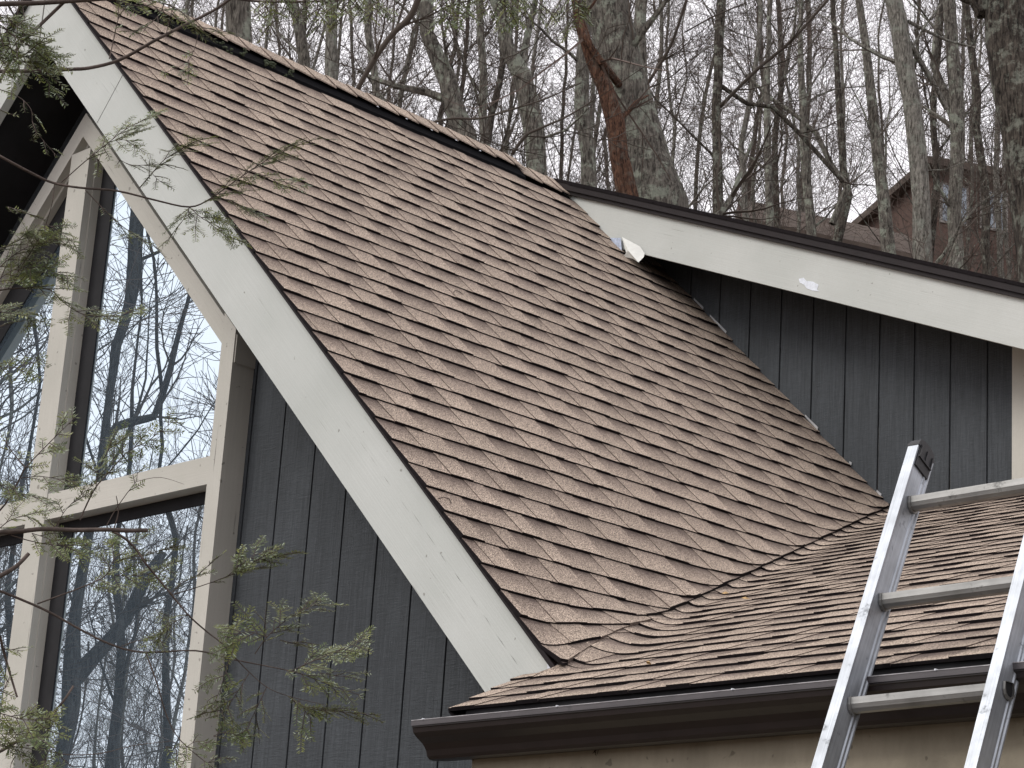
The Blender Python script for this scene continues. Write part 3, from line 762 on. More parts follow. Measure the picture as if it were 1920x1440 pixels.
px_tree('dead_snag', [(1076, -20, 13), (1088, 45, 22), (1112, 115, 24), (1136, 165, 30), (1152, 230, 36), (1162, 290, 36), (1178, 370, 40)], 20.3,
        'leaning red-brown peeled dead stem in front of the thick grey trunk', (M['redwood'], M['twig_red']), 4, (0, 3, 3), 12, (.4, 1.0), up=2,
        extra=[([(1080, 10, 0), (1098, 70, -.1), (1125, 115, -.1), (1160, 158, .5)], 12, 16)], sides=12, wig=.01)
px_tree('bare_tree', [(1893, -60, 78), (1890, 60, 80), (1902, 150, 84), (1925, 240, 92), (1938, 330, 96), (1950, 440, 100), (1962, 540, 108)], 16,
        'massive dark furrowed trunk with pale lichen at the right edge of the photo', (M['darkbark'], M['twig']), 3, (0, 6, 6), 13, (1, 2.5), sides=20, wig=.02,
        extra=[([(1850, 5, 0), (1815, -5, 0), (1770, -25, .2)], 26, 20), ([(1870, 15, 0), (1842, 20, 0), (1822, -12, 0)], 40, 30)])
px_tree('bare_tree', [(1668, -20, 32), (1684, 50, 33), (1700, 120, 34), (1713, 190, 35), (1722, 280, 35), (1726, 380, 34), (1730, 500, 36)], 30,
        'pale straight rough trunk, second big one from the right edge', (M['palebark'], M['twig']), 9, (0, 7, 6), 14, (1.2, 3), sides=12,
        extra=[([(1702, 40, 0), (1740, 60, .2), (1775, 75, .3), (1830, 90, .3)], 8, 4), ([(1705, 80, 0), (1745, 150, .3), (1775, 205, .5)], 12, 10), ([(1720, 320, 0), (1770, 318, 0), (1820, 300, 0)], 3, 2)])
px_tree('bare_tree', [(800, -20, 25), (806, 60, 27), (818, 110, 30), (834, 150, 36), (850, 200, 38), (868, 250, 42), (880, 300, 44)], 24,
        'grey trunk with a knot and a long sagging limb, leaning left behind the ridge vent', OB, 9, (0, 7, 6), 15, (1, 2.8), sides=12,
        extra=[([(845, 190, 0), (800, 172, .2), (740, 162, .2), (700, 148, .4), (672, 132, .4)], 18, 7)])
px_tree('bare_tree', [(918, -20, 22), (936, 30, 24), (955, 90, 27), (975, 140, 36), (992, 190, 40), (1002, 250, 38), (1010, 330, 38)], 25,
        'grey forked trunk leaning left over the black ridge vent end', OB, 8, (0, 7, 6), 16, (1, 2.6), sides=12,
        extra=[([(980, 150, 0), (985, 90, .2), (1000, 20, .2), (1008, -20, .2)], 16, 10), ([(1015, 260, 0), (1060, 245, -.3), (1090, 215, -.6), (1110, 190, -.6)], 6, 2)])
px_tree('bare_tree', [(1095, 40, 24), (1092, 120, 26), (1090, 200, 28), (1100, 290, 30), (1104, 370, 32)], 27,
        'upright grey trunk just left of the red snag', OB, 7, (0, 7, 6), 17, (1, 2.6))
px_tree('bare_tree', [(1203, -20, 18), (1200, 60, 19), (1205, 140, 20), (1212, 220, 24), (1235, 330, 26)], 31,
        'slender grey trunk partly behind the thickest grey trunk', OB, 6, (0, 7, 6), 18, (1, 2.6))
px_tree('bare_tree', [(1350, -20, 17), (1348, 80, 18), (1344, 200, 18), (1344, 300, 19), (1346, 400, 22)], 33,
        'dark straight slim trunk standing alone right of the thick grey trunk', (M['darkbark'], M['twig']), 8, (0, 7, 6), 19, (1, 3),
        extra=[([(1350, 160, 0), (1400, 195, .2), (1450, 200, .2), (1500, 250, .3), (1545, 300, .3), (1580, 340, .3)], 9, 9)])
px_tree('bare_tree', [(448, -60, 46), (447, 20, 46), (450, 110, 48)], 19,
        'broad brown shaggy trunk above the ridge near the left', (M['oakbark'], M['twig']), 5, (0, 6, 6), 20, (1, 2), sides=14)
px_tree('bare_tree', [(1608, -20, 13), (1620, 80, 16), (1634, 170, 18), (1648, 280, 22), (1655, 380, 24), (1662, 480, 28)], 32,
        'grey trunk leaning left, left neighbour of the pale straight one', OB, 9, (0, 8, 6), 21, (1, 3))
px_tree('bare_tree', [(1778, -20, 24), (1784, 80, 25), (1792, 200, 27), (1792, 320, 26), (1790, 480, 28)], 34,
        'grey upright trunk in front of the red house', OB, 8, (0, 8, 6), 22, (1, 3),
        extra=[([(1790, 230, 0), (1765, 160, .2), (1750, 120, .2), (1760, 40, .3), (1770, -20, .3)], 16, 12)])
px_tree('bare_tree', [(1812, -10, 12), (1820, 90, 13), (1832, 180, 15), (1828, 240, 15), (1845, 340, 16), (1850, 460, 17)], 36,
        'thin crooked trunk between the red house windows and the massive dark trunk', (M['darkbark'], M['twig']), 7, (0, 8, 6), 23, (1, 3))
px_tree('bare_tree', [(1500, 60, 9), (1504, 150, 13), (1508, 250, 16), (1512, 340, 17), (1520, 430, 19)], 38,
        'grey trunk with a diagonal crossing limb in the middle of the open woods', OB, 9, (0, 8, 6), 24, (1, 3.2),
        extra=[([(1560, 420, 0), (1590, 350, 0), (1560, 310, 0), (1530, 250, 0), (1490, 215, 0), (1440, 180, 0), (1400, 140, 0)], 14, 6)])
px_tree('bare_tree', [(1445, 20, 8), (1440, 120, 10), (1438, 220, 13), (1441, 320, 14), (1443, 400, 15)], 37,
        'slim grey trunk right of the dark straight slim one', OB, 8, (0, 8, 6), 25, (1, 3))
px_tree('bare_tree', [(1565, 20, 10), (1570, 130, 11), (1575, 260, 14), (1590, 370, 16), (1570, 450, 18)], 40,
        'thin wavy trunk with a low V fork in front of the brown roof', (M['darkbark'], M['twig']), 8, (0, 8, 6), 26, (1, 3))
px_tree('bare_tree', [(617, -20, 20), (621, 60, 22), (625, 120, 24)], 26,
        'grey trunk rising left of the ridge cap centre, its top behind hemlock sprays', (M['palebark'], M['twig']), 6, (0, 7, 6), 27, (1, 2.4))
px_tree('bare_tree', [(545, -20, 20), (558, 40, 20), (572, 110, 22)], 27,
        'leaning grey trunk between the shaggy brown one and the sagging limb', (M['oakbark'], M['twig']), 6, (0, 7, 6), 28, (1, 2.4))
px_tree('bare_tree', [(900, 60, 14), (908, 140, 16), (905, 220, 17), (915, 300, 19)], 33,
        'thin grey trunk between the two leaning ones behind the ridge vent', OB, 7, (0, 8, 6), 29, (1, 2.6))
px_tree('bare_tree', [(690, -20, 13), (692, 60, 14), (700, 140, 15), (706, 200, 17)], 34,
        'slender grey trunk behind the long diagonal bare branch', OB, 7, (0, 8, 6), 30, (1, 2.6))

# far woods: four kinds, copied
protos = []
for k in range(5):
    R = random.Random(100 + k); pts = [Vector((0, 0, 0))]; lean = R.uniform(-.05, .05)
    for i in range(1, 9): pts.append(Vector((lean * i * 1.9 + R.uniform(-.15, .15), R.uniform(-.2, .2), i * 1.9)))
    r0 = R.uniform(.05, .105); rad = [r0 * (1 - .085 * i) for i in range(9)]
    tr = tree('woodland_tree', pts, rad, ((M['oakbark'], M['palebark'], M['darkbark'], M['oakbark'], M['palebark'])[k], M['twig_red'] if k % 2 else M['twig']), 26, (0, 10, 8), 200 + k, (1.6, 4.4), zr=(.08, .97), sides=7, la=(.35, .85))
    protos.append(tr)
R = random.Random(77); spots = []
azC = math.atan2(-FH.x, FH.y)
for ring, (D, cnt) in enumerate(((44, 13), (52, 16), (60, 18), (68, 17))):
    for i in range(cnt):
        a = math.radians(31.5 + (i + R.uniform(.1, .9)) / cnt * 29); d = D + R.uniform(-3.5, 3.5)
        spots.append((CAM.x - math.sin(a) * d, CAM.y + math.cos(a) * d, ring))
for i in range(34):      # the woods go on to both sides
    a = math.radians(61 + 25 * R.random() if i % 3 else 16 + 15 * R.random()); d = R.uniform(38, 70); spots.append((CAM.x - math.sin(a) * d, CAM.y + math.cos(a) * d, 9))
for i, (x, y, ring) in enumerate(spots):
    pr = protos[i % 5]; o = pr if i < 5 else copy_tree(pr)
    o.location = (x, y, ground(x, y) - .2); s_ = R.uniform(.85, 1.2); o.rotation_euler = (0, 0, R.uniform(0, 6.28)); o.scale = (s_, s_, s_)
    tag(o, 'slender bare tree in the dense far woods on the hill behind the roof', 'tree', 'bare trees in the far woods')

# undergrowth on the hill
mb = MB(); R = random.Random(5)
for i in range(3800):
    a = math.radians(R.uniform(31, 45)); d = R.uniform(34, 72); x = CAM.x - math.sin(a) * d; y = CAM.y + math.cos(a) * d; z = ground(x, y)
    p = Vector((x, y, z)); dd = Vector((R.uniform(-.5, .5), R.uniform(-.5, .5), 1)).normalized(); L = R.uniform(.5, 1.9)
    q = p + dd * L * .5; e = q + (dd + perp(dd, R) * .4) * L * .5
    mb.tube([p, q, e], [.012, .009, .004], 3)
    for _ in range(3):
        f = R.uniform(.3, 1); s_ = p.lerp(e, f); mb.tube([s_, s_ + (dd + perp(dd, R) * .9) * R.uniform(.2, .6)], [.006, .003], 3)
tag(mb.build('brush', M['twig_red'], uvs=False), 'tangled bare brush covering the hillside above the dormer roof', 'brush', kind='stuff')

# ------------------------------------------------------------------ neighbours on the hill
def nb(px, py, D): return atH(px, py, D)
RR = Vector((RT.x, RT.y, 0)).normalized()
def oriented(mb, O, X, Y, x0, x1, y0, y1, z0, z1):
    c = [O + X * a + Y * b + Vector((0, 0, z)) for z in (z0, z1) for a, b in ((x0, y0), (x1, y0), (x1, y1), (x0, y1))]
    for f in ((0, 1, 5, 4), (1, 2, 6, 5), (2, 3, 7, 6), (3, 0, 4, 7), (4, 5, 6, 7), (3, 2, 1, 0)): mb.face([c[i] for i in f])
D = 62; O = nb(1745, 470, D); O.z = ground(O.x, O.y) - .2; X = (RR + FH * .25).normalized(); Y = Vector((-X.y, X.x, 0))
if Y.dot(FH) < 0: Y = -Y
ht = nb(1745, 318, D).z - O.z; kx = D * 1.06 / FOC
rh = tag(empty('red_house', O), 'red-sided house with pale windows half hidden by trunks on the hill at right', 'house')
M['red'] = m_plain('red_boards', (.13, .085, .07), .9, .15, 5); M['brroof'] = m_plain('brown_roof', (.12, .095, .08), .95, .25, 4, .4, 30); M['wglass'] = m_plain('far_window_glass', (.30, .36, .42), .15, .4, 1.2, 0, 1, 0, .8)
M['wframe'] = m_plain('far_window_frame', (.30, .28, .26), .7)
Z = Vector((0, 0, 0))
mb = MB(); oriented(mb, Z, X, Y, 0, 6.5, 0, 5, 0, ht); mb.build('wall', M['red'], rh)
mb = MB(); oriented(mb, Z, X, Y, -.3, 6.8, -.4, 5.4, ht, ht + .22); mb.build('roof', M['brroof'], rh)
for wx, zc in ((.25, 0), (1.45, 0), (2.75, 0)):
    for w_ in ((ht - 1.55),):
        mb = MB(); oriented(mb, Z, X, Y, wx, wx + .85, -.05, .0, w_, w_ + 1.2); fr = mb.build('window', M['wframe'], rh)
        mb = MB(); oriented(mb, Z, X, Y, wx + .07, wx + .40, -.06, -.051, w_ + .07, w_ + 1.13); oriented(mb, Z, X, Y, wx + .45, wx + .78, -.06, -.051, w_ + .07, w_ + 1.13); mb.build('pane', M['wglass'], fr)
D = 58; A = nb(1385, 372, D); B = nb(1700, 440, D); A2 = nb(1385, 520, D); 
bh = tag(empty('brown_building', (A.x, A.y, ground(A.x, A.y))), 'low building with a long sloping brown roof behind the trees above the dormer', 'building')
g = Vector(bh.location); n = FH * 6
mb = MB(); gA = ground(A.x, A.y) - .5; gB = ground(B.x, B.y) - .5
a, b = A - g, B - g
drop = Vector((0, 0, -1.5)) - FH * 2.5
mb.face([a, b, b + drop, a + drop]); mb.face([b, a, a + n + Vector((0, 0, -2)), b + n + Vector((0, 0, -2))])
mb.face([a + drop, b + drop, b + drop + Vector((0, 0, -.15)), a + drop + Vector((0, 0, -.15))])
mb.build('roof', M['brroof'], bh)
mb = MB(); ww = -FH * 2.2
for (p, q) in ((a, b),):
    za = gA - g.z - .5; zb3 = gB - g.z - .5
    P0 = Vector((p.x, p.y, p.z - 1.45)) + ww; Q0 = Vector((q.x, q.y, q.z - 1.45)) + ww
    mb.face([P0, Q0, Vector((Q0.x, Q0.y, zb3)), Vector((P0.x, P0.y, za))])
    P1 = P0 - ww + FH * 5; Q1 = Q0 - ww + FH * 5
    mb.face([P0, P1, Vector((P1.x, P1.y, za)), Vector((P0.x, P0.y, za))]); mb.face([Q0, Q1, Vector((Q1.x, Q1.y, zb3)), Vector((Q0.x, Q0.y, zb3))])
    mb.face([P1, Q1, Vector((Q1.x, Q1.y, zb3)), Vector((P1.x, P1.y, za))])
    mb.face([P0, a + Vector((0, 0, -.05)), P1]); mb.face([Q0, b + Vector((0, 0, -.05)), Q1])
mb.build('wall', M['red'], bh)

# ------------------------------------------------------------------ woods in front of the house, seen as reflections in the gable windows
CR_ = Vector((CAM.x, 2 * YGL - CAM.y, CAM.z))
def atR(px, py, D):
    d = ray(px, py); d = Vector((d.x, -d.y, d.z)); return CR_ + d * (D / math.hypot(d.x, d.y))
def r_tree(px, D, label, seed, extra=(), nl=12, mats=None, up=6, **kw):
    P3 = [atR(x, y, D) for x, y, _ in px]; rr = [w_ * .38 * (p - CR_).length / FOC for p, (_, _, w_) in zip(P3, px)]
    P3.reverse(); rr.reverse(); b = P3[0].copy(); b.z = GND - .2; P3.insert(0, b); rr.insert(0, rr[0] * 1.25)
    d = ((P3[-1] - P3[-2]).normalized() + Vector((0, 0, .4))).normalized(); P3 += [P3[-1] + d * up * .5, P3[-1] + d * up]; rr += [rr[-1] * .6, rr[-1] * .2]
    ex = [([atR(x, y, D) for x, y in e[0]], e[1] / 2 * D * 1.06 / FOC, e[2] / 2 * D * 1.06 / FOC) for e in extra]
    return tag(tree('reflected_tree', P3, rr, mats or (M['plainbark'], M['twig']), nl, (0, 9, 8), seed, (1.5, 3.8), zr=(.3, .98), extra=ex, sides=9, **kw), label, 'tree')
r_tree([(262, 420, 34), (250, 490, 33), (232, 560, 30), (214, 650, 24), (203, 740, 22), (192, 830, 26), (180, 900, 32), (168, 1000, 34), (152, 1150, 38), (130, 1300, 44)], 26,
       'curved dark trunk reflected in the upper right gable window', 301,
       [([(188, 840), (215, 795), (245, 785), (285, 778), (300, 745), (318, 690), (336, 630), (352, 570), (362, 520)], 20, 9), ([(138, 1270), (165, 1240), (200, 1200), (240, 1150), (280, 1080), (305, 1040)], 30, 12)])
r_tree([(232, 1010, 12), (228, 1120, 16), (225, 1220, 22), (218, 1330, 26), (212, 1430, 30)], 30, 'upright dark trunk reflected in the lower right gable window', 302)
r_tree([(62, 620, 9), (75, 720, 9), (60, 850, 10), (40, 960, 12), (20, 1100, 14), (10, 1300, 16)], 32, 'thin bare tree reflected in the left gable window', 303)
r_tree([(312, 900, 12), (330, 1020, 14), (300, 1150, 16), (312, 1260, 18), (320, 1400, 20)], 34, 'slim trunk reflected near the corner post in the lower window', 304)
R = random.Random(31)
for i in range(18):
    px = -40 + 27 * i + R.uniform(-20, 20); D = R.uniform(48, 75); p = atR(px, 1000, D); o = copy_tree(protos[i % 5]); o.location = (p.x, p.y, GND - .2)
    s_ = R.uniform(.8, 1.15); o.scale = (s_, s_, s_); o.rotation_euler = (0, 0, R.uniform(0, 6.28)); o.name = 'reflected_tree'
    tag(o, 'bare slender tree seen reflected in the gable window glass', 'tree', 'trees reflected in the windows')

for i in range(20):          # the same woods go on to both sides of the part mirrored in the photograph
    px = -1100 + 105 * i + R.uniform(-40, 40)
    if -190 < px < 560: continue
    p = atR(px, 1000, R.uniform(23, 34)); o = copy_tree(protos[i % 5]); o.location = (p.x, p.y, GND - .2)
    s_ = R.uniform(1.3, 1.6); o.scale = (s_, s_, s_); o.rotation_euler = (0, 0, R.uniform(0, 6.28)); o.name = 'woodland_tree'
    tag(o, 'bare slender tree in the woods facing the gable windows, just beside the mirrored ones', 'tree', 'bare trees in front of the house')

# ------------------------------------------------------------------ hemlock branches in the foreground
def needles(fo, a, b, R, up, dens=1.0, nl=.0125):
    d = (b - a); L = d.length; d.normalize(); side = d.cross(up).normalized(); n = max(3, int(L / .0019 * dens))
    sh = R.uniform(.7, 1.3); yg = R.random()
    for i in range(n):
        f = (i + R.random()) / n; p = a.lerp(b, f); s_ = 1 if i % 2 else -1
        ln = nl * R.uniform(.65, 1.15) * (1 - .35 * f ** 3); ang = R.uniform(.85, 1.25)
        nd = (d * math.cos(ang) + side * (s_ * math.sin(ang)) + up * R.uniform(-.25, .25)).normalized()
        wv = nd.cross(up).normalized() * .0012; tip = p + nd * ln; m = p + nd * ln * .45
        k = sh * R.uniform(.8, 1.2); col = (.068 * k + .07 * yg * k, .10 * k + .05 * yg * k, .030 * k)
        if R.random() < .14: col = (.28, .33, .23)
        fo.face([p, m + wv, tip, m - wv], None, col)
def spray(wd, fo, path, r0, r1, R, start=.2, bl=.09, every=.022, tip=True, dens=1.0, curl=.15):
    """twig along path with alternating needle branchlets"""
    pts = [Vector(p) for p in path]; L = sum((pts[i + 1] - pts[i]).length for i in range(len(pts) - 1)); n = len(pts)
    wd.tube(pts, [r0 + (r1 - r0) * i / (n - 1) for i in range(n)], 6)
    if start >= 1: return
    acc = 0; tot = 0; side = 1; nxt = start * L
    up0 = Vector((R.uniform(-.4, .4), R.uniform(-.4, .4), 1)) + (-FW) * R.uniform(.3, 1.2); up0.normalize()
    for i in range(n - 1):
        a, b = pts[i], pts[i + 1]; l = (b - a).length; d = (b - a).normalized()
        while nxt < tot + l:
            p = a.lerp(b, (nxt - tot) / l); f = nxt / L
            sd_ = d.cross(up0).normalized() * side; side = -side; ang = R.uniform(.6, 1.0)
            dd = (d * math.cos(ang) + sd_ * math.sin(ang) + Vector((0, 0, R.uniform(-.2, .08)))).normalized()
            bL = bl * R.uniform(.35, 1.1) * (.35 + .65 * math.sin(math.pi * min(1, (f - start) / (1 - start) * .75 + .22)))
            q = p + dd * bL * .55; e = q + (dd + d * .25 + Vector((0, 0, -curl))).normalized() * bL * .45
            wd.tube([p, q, e], [.0011, .0008, .0004], 3)
            up = (up0 + Vector((R.uniform(-.3, .3), R.uniform(-.3, .3), R.uniform(-.3, .3)))).normalized()
            needles(fo, p.lerp(q, .12), q, R, up, dens); needles(fo, q, e, R, up, dens)
            if bL > .05:
                for s2 in (1, -1):
                    g1 = p.lerp(q, R.uniform(.5, .95)); g2 = g1 + (dd * .8 + dd.cross(up).normalized() * s2 * .7).normalized() * bL * R.uniform(.25, .5)
                    needles(fo, g1, g2, R, up, dens); wd.tube([g1, g2], [.0007, .0004], 3)
            nxt += every * R.uniform(.45, 1.1)
        tot += l
    if tip: needles(fo, pts[-2].lerp(pts[-1], .2), pts[-1] + (pts[-1] - pts[-2]) * .1, R, up0, dens)
def smooth_path(P, R, wig=0):
    out = []
    n = len(P)
    for i in range(n - 1):
        p0, p1, p2, p3 = P[max(i - 1, 0)], P[i], P[i + 1], P[min(i + 2, n - 1)]
        for k in range(4):
            t_ = k / 4; out.append(.5 * ((2 * p1) + (p2 - p0) * t_ + (2 * p0 - 5 * p1 + 4 * p2 - p3) * t_ * t_ + (3 * p1 - p0 - 3 * p2 + p3) * t_ ** 3))
    out.append(P[-1]); return out
def hemlock(label, D, twigs, seed, name='hemlock_branch', foliage=True):
    """twigs: (pixel points, px width start, end, foliage start, branchlet length, spacing)"""
    R = random.Random(seed); wd, fo = MB(), MB(); k = D / FOC
    for tw in twigs:
        pts, w0, w1, st, bl, ev = tw[:6]; dd = tw[6] if len(tw) > 6 else 0
        P3 = [at(x, y, D + dd * i / max(1, len(pts) - 1) + .012 * math.sin(i * 2.3 + seed)) for i, (x, y) in enumerate(pts)]
        spray(wd, fo, smooth_path(P3, R), w0 / 2 * k, w1 / 2 * k, R, st, bl, ev)
    b = Vector(wd.v[0]); root = tag(empty(name, b), label, 'branch', 'hemlock branches hanging in front of the house')
    o = wd.build('twig', M['htwig'], root, True, False); o.location = -b
    if fo.f: o = fo.build('foliage', M['needle'], root); o.location = -b
    return root
hemlock('long dark bare limb crossing the upper left rake board and rising past the ridge', 4.6, [
    ([(-40, 134), (60, 133), (130, 130), (170, 127), (225, 112), (290, 76), (350, 45), (400, 20), (450, -15)], 7.5, 5, 1, 0, 1),
    ([(205, 110), (214, 70), (222, 35), (238, 8)], 2.5, 1.2, .55, .05, .03), ([(312, 62), (318, 35), (326, 10)], 2, 1, .6, .04, .03),
    ([(34, 132), (35, 95), (32, 40), (38, -10)], 3, 2, 1, 0, 1), ([(365, 45), (370, 70), (352, 115), (305, 138)], 1.6, .8, .45, .055, .025)], 401)
hemlock('thick dark limb along the top edge with green sprays hanging from it', 4.4, [
    ([(-40, 8), (60, 6), (140, 1), (240, -6)], 10, 8, 1, 0, 1), ([(420, -6), (480, 2), (560, 3), (640, 0), (700, -10)], 5, 4, 1, 0, 1), ([(250, -8), (300, -4), (360, -6), (430, -6)], 6, 5, 1, 0, 1),
    ([(-20, 190), (30, 95), (60, 62), (95, 28), (130, -6)], 6, 7, 1, 0, 1),
    ([(200, -5), (250, 10), (290, 12), (330, 30)], 2, 1, .1, .09, .02), ([(260, -5), (330, 15), (370, 48), (430, 60)], 2, 1, .2, .09, .02),
    ([(310, -5), (300, 25), (270, 52), (230, 60)], 2, .8, .2, .07, .02)], 402)
hemlock('dense dark green spray in the upper left corner', 4.2, [
    ([(-30, 20), (10, 55), (45, 80), (90, 100)], 3, 1, .0, .12, .012), ([(-30, 60), (20, 90), (50, 120), (95, 140)], 3, 1, .0, .12, .012),
    ([(0, 130), (20, 95), (40, 70), (75, 60)], 2, 1, .1, .09, .014), ([(-20, 100), (15, 110), (50, 100), (80, 84)], 2, 1, .0, .10, .014), ([(-20, 30), (10, 30), (30, 50), (50, 30)], 2, 1, 0, .08, .015)], 403)
for i, (x, y, s_, lab) in enumerate(((650, 5, 45, 'small green spray at the top edge just right of the limb end'), (690, -5, 40, 'small green spray at the top edge above the diagonal bare branch'), (850, 0, 55, 'green spray hanging at the top edge between the two leaning trunks'), (940, -5, 60, 'yellow-green spray hanging at the top edge over the forked trunk'), (990, 0, 45, 'small green spray at the top edge left of the red snag'), (1070, 5, 45, 'green tuft at the top edge covering the red snag top'), (520, 0, 60, 'broad green spray hanging over the ridge between trunks'), (590, -5, 60, 'green spray hanging from the top edge over the ridge cap'))):
    hemlock(lab, 3.6 + .2 * (i % 3), [([(x, y - 40), (x + 3, y), (x + (8 if i % 2 else -8), y + s_ * .6), (x + (4 if i % 2 else -14), y + s_)], 1.6, .7, .2, .055, .012),
            ([(x, y - 30), (x + 18, y), (x + 24, y + s_ * .5)], 1.2, .6, .2, .045, .014), ([(x - 5, y - 30), (x - 20, y), (x - 26, y + s_ * .55)], 1.2, .6, .2, .045, .014)], 420 + i)
hemlock('long slender branch sweeping across the rake board with feathery sprays reaching the shingles', 4.9, [
    ([(-40, 272), (0, 293), (60, 325), (100, 343), (150, 352), (220, 358), (290, 375), (355, 388), (395, 372), (440, 340), (500, 300), (545, 278), (600, 258)], 6, 1, .62, .10, .018),
    ([(115, 342), (165, 298), (205, 266), (240, 240), (290, 216)], 2.2, .8, .3, .09, .018), ([(262, 352), (285, 325), (310, 298), (345, 280), (380, 260)], 2.2, .8, .2, .10, .017),
    ([(160, 356), (200, 398), (240, 432), (300, 468)], 2.5, .8, .25, .08, .02), ([(355, 388), (380, 410), (410, 425), (440, 450)], 2, .8, .0, .10, .016), ([(355, 390), (345, 410), (330, 430), (310, 455)], 1.6, .8, .0, .07, .02),
    ([(395, 372), (430, 375), (460, 390), (480, 400)], 1.6, .8, .1, .09, .016), ([(470, 320), (510, 335), (550, 345), (575, 350)], 1.6, .6, .1, .07, .02),
    ([(205, 266), (230, 262), (258, 268)], 1.4, .6, .0, .09, .016), ([(200, 270), (190, 290), (180, 310)], 1.4, .6, .1, .06, .02), ([(225, 300), (250, 310), (300, 308), (345, 316)], 1.5, .6, .0, .07, .018), ([(285, 325), (300, 340), (320, 350)], 1.2, .6, .0, .06, .018)], 404)
hemlock('thin drooping twig with sparse needles over the black soffit', 4.7, [
    ([(-30, 160), (0, 168), (35, 182), (58, 205), (62, 235), (80, 262), (108, 294)], 2, 1, .15, .05, .035), ([(-20, 195), (5, 208), (30, 218)], 1.5, .8, .1, .04, .03), ([(102, 345), (98, 380), (85, 425)], 2, 1.4, 1, 0, 1),
    ([(15, 388), (45, 398), (75, 408)], 1.5, .8, 0, .05, .016), ([(84, 420), (110, 432), (140, 458)], 1.5, .8, .0, .07, .016)], 405)
hemlock('leafy branch crossing the left gable trim in front of the centre post', 4.6, [
    ([(-40, 552), (15, 542), (60, 540), (95, 544), (112, 560), (130, 575), (160, 590), (220, 592), (265, 576)], 3, 1, .25, .09, .018), ([(0, 500), (30, 475), (60, 460), (95, 450), (130, 455)], 2, .8, .0, .10, .013),
    ([(15, 542), (40, 500), (60, 470), (75, 440)], 1.8, .8, .1, .09, .014), ([(-20, 590), (20, 580), (50, 590), (60, 610)], 1.8, .8, .0, .09, .013), ([(40, 540), (70, 515), (100, 508), (128, 520)], 1.8, .8, .0, .09, .013), ([(-20, 470), (10, 462), (40, 445), (70, 430)], 1.6, .8, .0, .08, .014),
    ([(-20, 540), (10, 515), (40, 500), (60, 505)], 1.6, .8, .0, .10, .012), ([(-20, 680), (20, 690), (60, 680), (85, 674)], 1.6, .7, .0, .05, .02), ([(-20, 620), (20, 606), (50, 600)], 1.6, .7, .0, .06, .02)], 406)
hemlock('rising forked twig with spread needles before the transom, left one', 4.5, [
    ([(-30, 985), (10, 945), (37, 897), (48, 877), (83, 840), (115, 808), (142, 782)], 4, 1, .5, .06, .02), ([(48, 877), (25, 850), (5, 820), (-10, 790)], 2.5, 1, .2, .05, .022), ([(37, 897), (70, 893), (110, 898), (150, 905)], 2, .8, .15, .07, .016),
    ([(-20, 930), (20, 925), (60, 930), (100, 945)], 2, .8, .0, .08, .013), ([(-20, 900), (5, 910), (30, 918)], 2, .8, 0, .07, .014)], 407)
hemlock('rising forked twig with spread needles before the transom, right one', 4.5, [
    ([(150, 975), (163, 945), (180, 913), (205, 885), (233, 853), (258, 836), (277, 827), (327, 788)], 3.5, 1, .4, .07, .018), ([(200, 985), (215, 958), (238, 925), (255, 903), (258, 880), (267, 848)], 2, .9, .5, .04, .03),
    ([(180, 913), (185, 880), (200, 850), (212, 830)], 1.8, .8, .2, .07, .016), ([(205, 885), (190, 890), (170, 880)], 1.5, .7, 0, .06, .018), ([(100, 1000), (120, 960), (150, 930), (180, 905)], 1.8, .8, .0, .06, .018), ([(255, 903), (300, 895), (345, 908)], 1.2, .6, 1, 0, 1)], 408)
hemlock('thick broken reddish stick with a ragged end across the transom', 4.4, [
    ([(-40, 1000), (30, 997), (80, 992), (140, 994), (200, 993), (240, 995), (276, 994)], 9, 8, 1, 0, 1), ([(213, 993), (222, 960), (218, 930)], 3, 1.5, 1, 0, 1), ([(0, 990), (20, 975), (50, 968), (80, 985)], 2, 1, .0, .07, .016), ([(20, 1003), (60, 1015), (110, 1022), (170, 1022)], 2.4, 1, .3, .07, .018), ([(60, 1000), (90, 1010), (130, 1030), (160, 1050)], 1.6, .8, 0, .07, .016)], 409)
hemlock('short reddish broken stub at the left edge below the transom', 4.3, [([(-30, 1098), (0, 1080), (30, 1062), (54, 1038)], 9, 7, 1, 0, 1)], 410)
hemlock('long arching branch crossing the lower window and reaching the dark siding', 4.7, [
    ([(-40, 1092), (0, 1108), (83, 1143), (150, 1180), (207, 1208), (267, 1223), (367, 1220), (430, 1235), (490, 1247), (560, 1262), (620, 1285), (680, 1305)], 6, 1, .8, .06, .02),
    ([(273, 1223), (293, 1277), (313, 1343), (340, 1390), (400, 1440)], 3, 1.5, .75, .05, .03), ([(228, 1212), (265, 1200), (310, 1206)], 1.6, .7, 1, 0, 1),
    ([(70, 1132), (117, 1115), (173, 1093), (200, 1077), (213, 1050), (240, 1025), (275, 1005)], 3, .9, .4, .07, .018), ([(200, 1077), (240, 1080), (280, 1075), (320, 1068)], 1.6, .7, .1, .08, .015), ([(213, 1050), (250, 1045), (290, 1035), (330, 1020)], 1.6, .7, .1, .08, .015),
    ([(547, 1258), (590, 1238), (640, 1218), (690, 1196)], 2, .9, .1, .085, .013), ([(600, 1262), (640, 1268), (680, 1262)], 1.5, .7, .0, .05, .02), ([(430, 1238), (420, 1270), (410, 1300), (395, 1330)], 1.6, .7, .1, .075, .015)], 411)
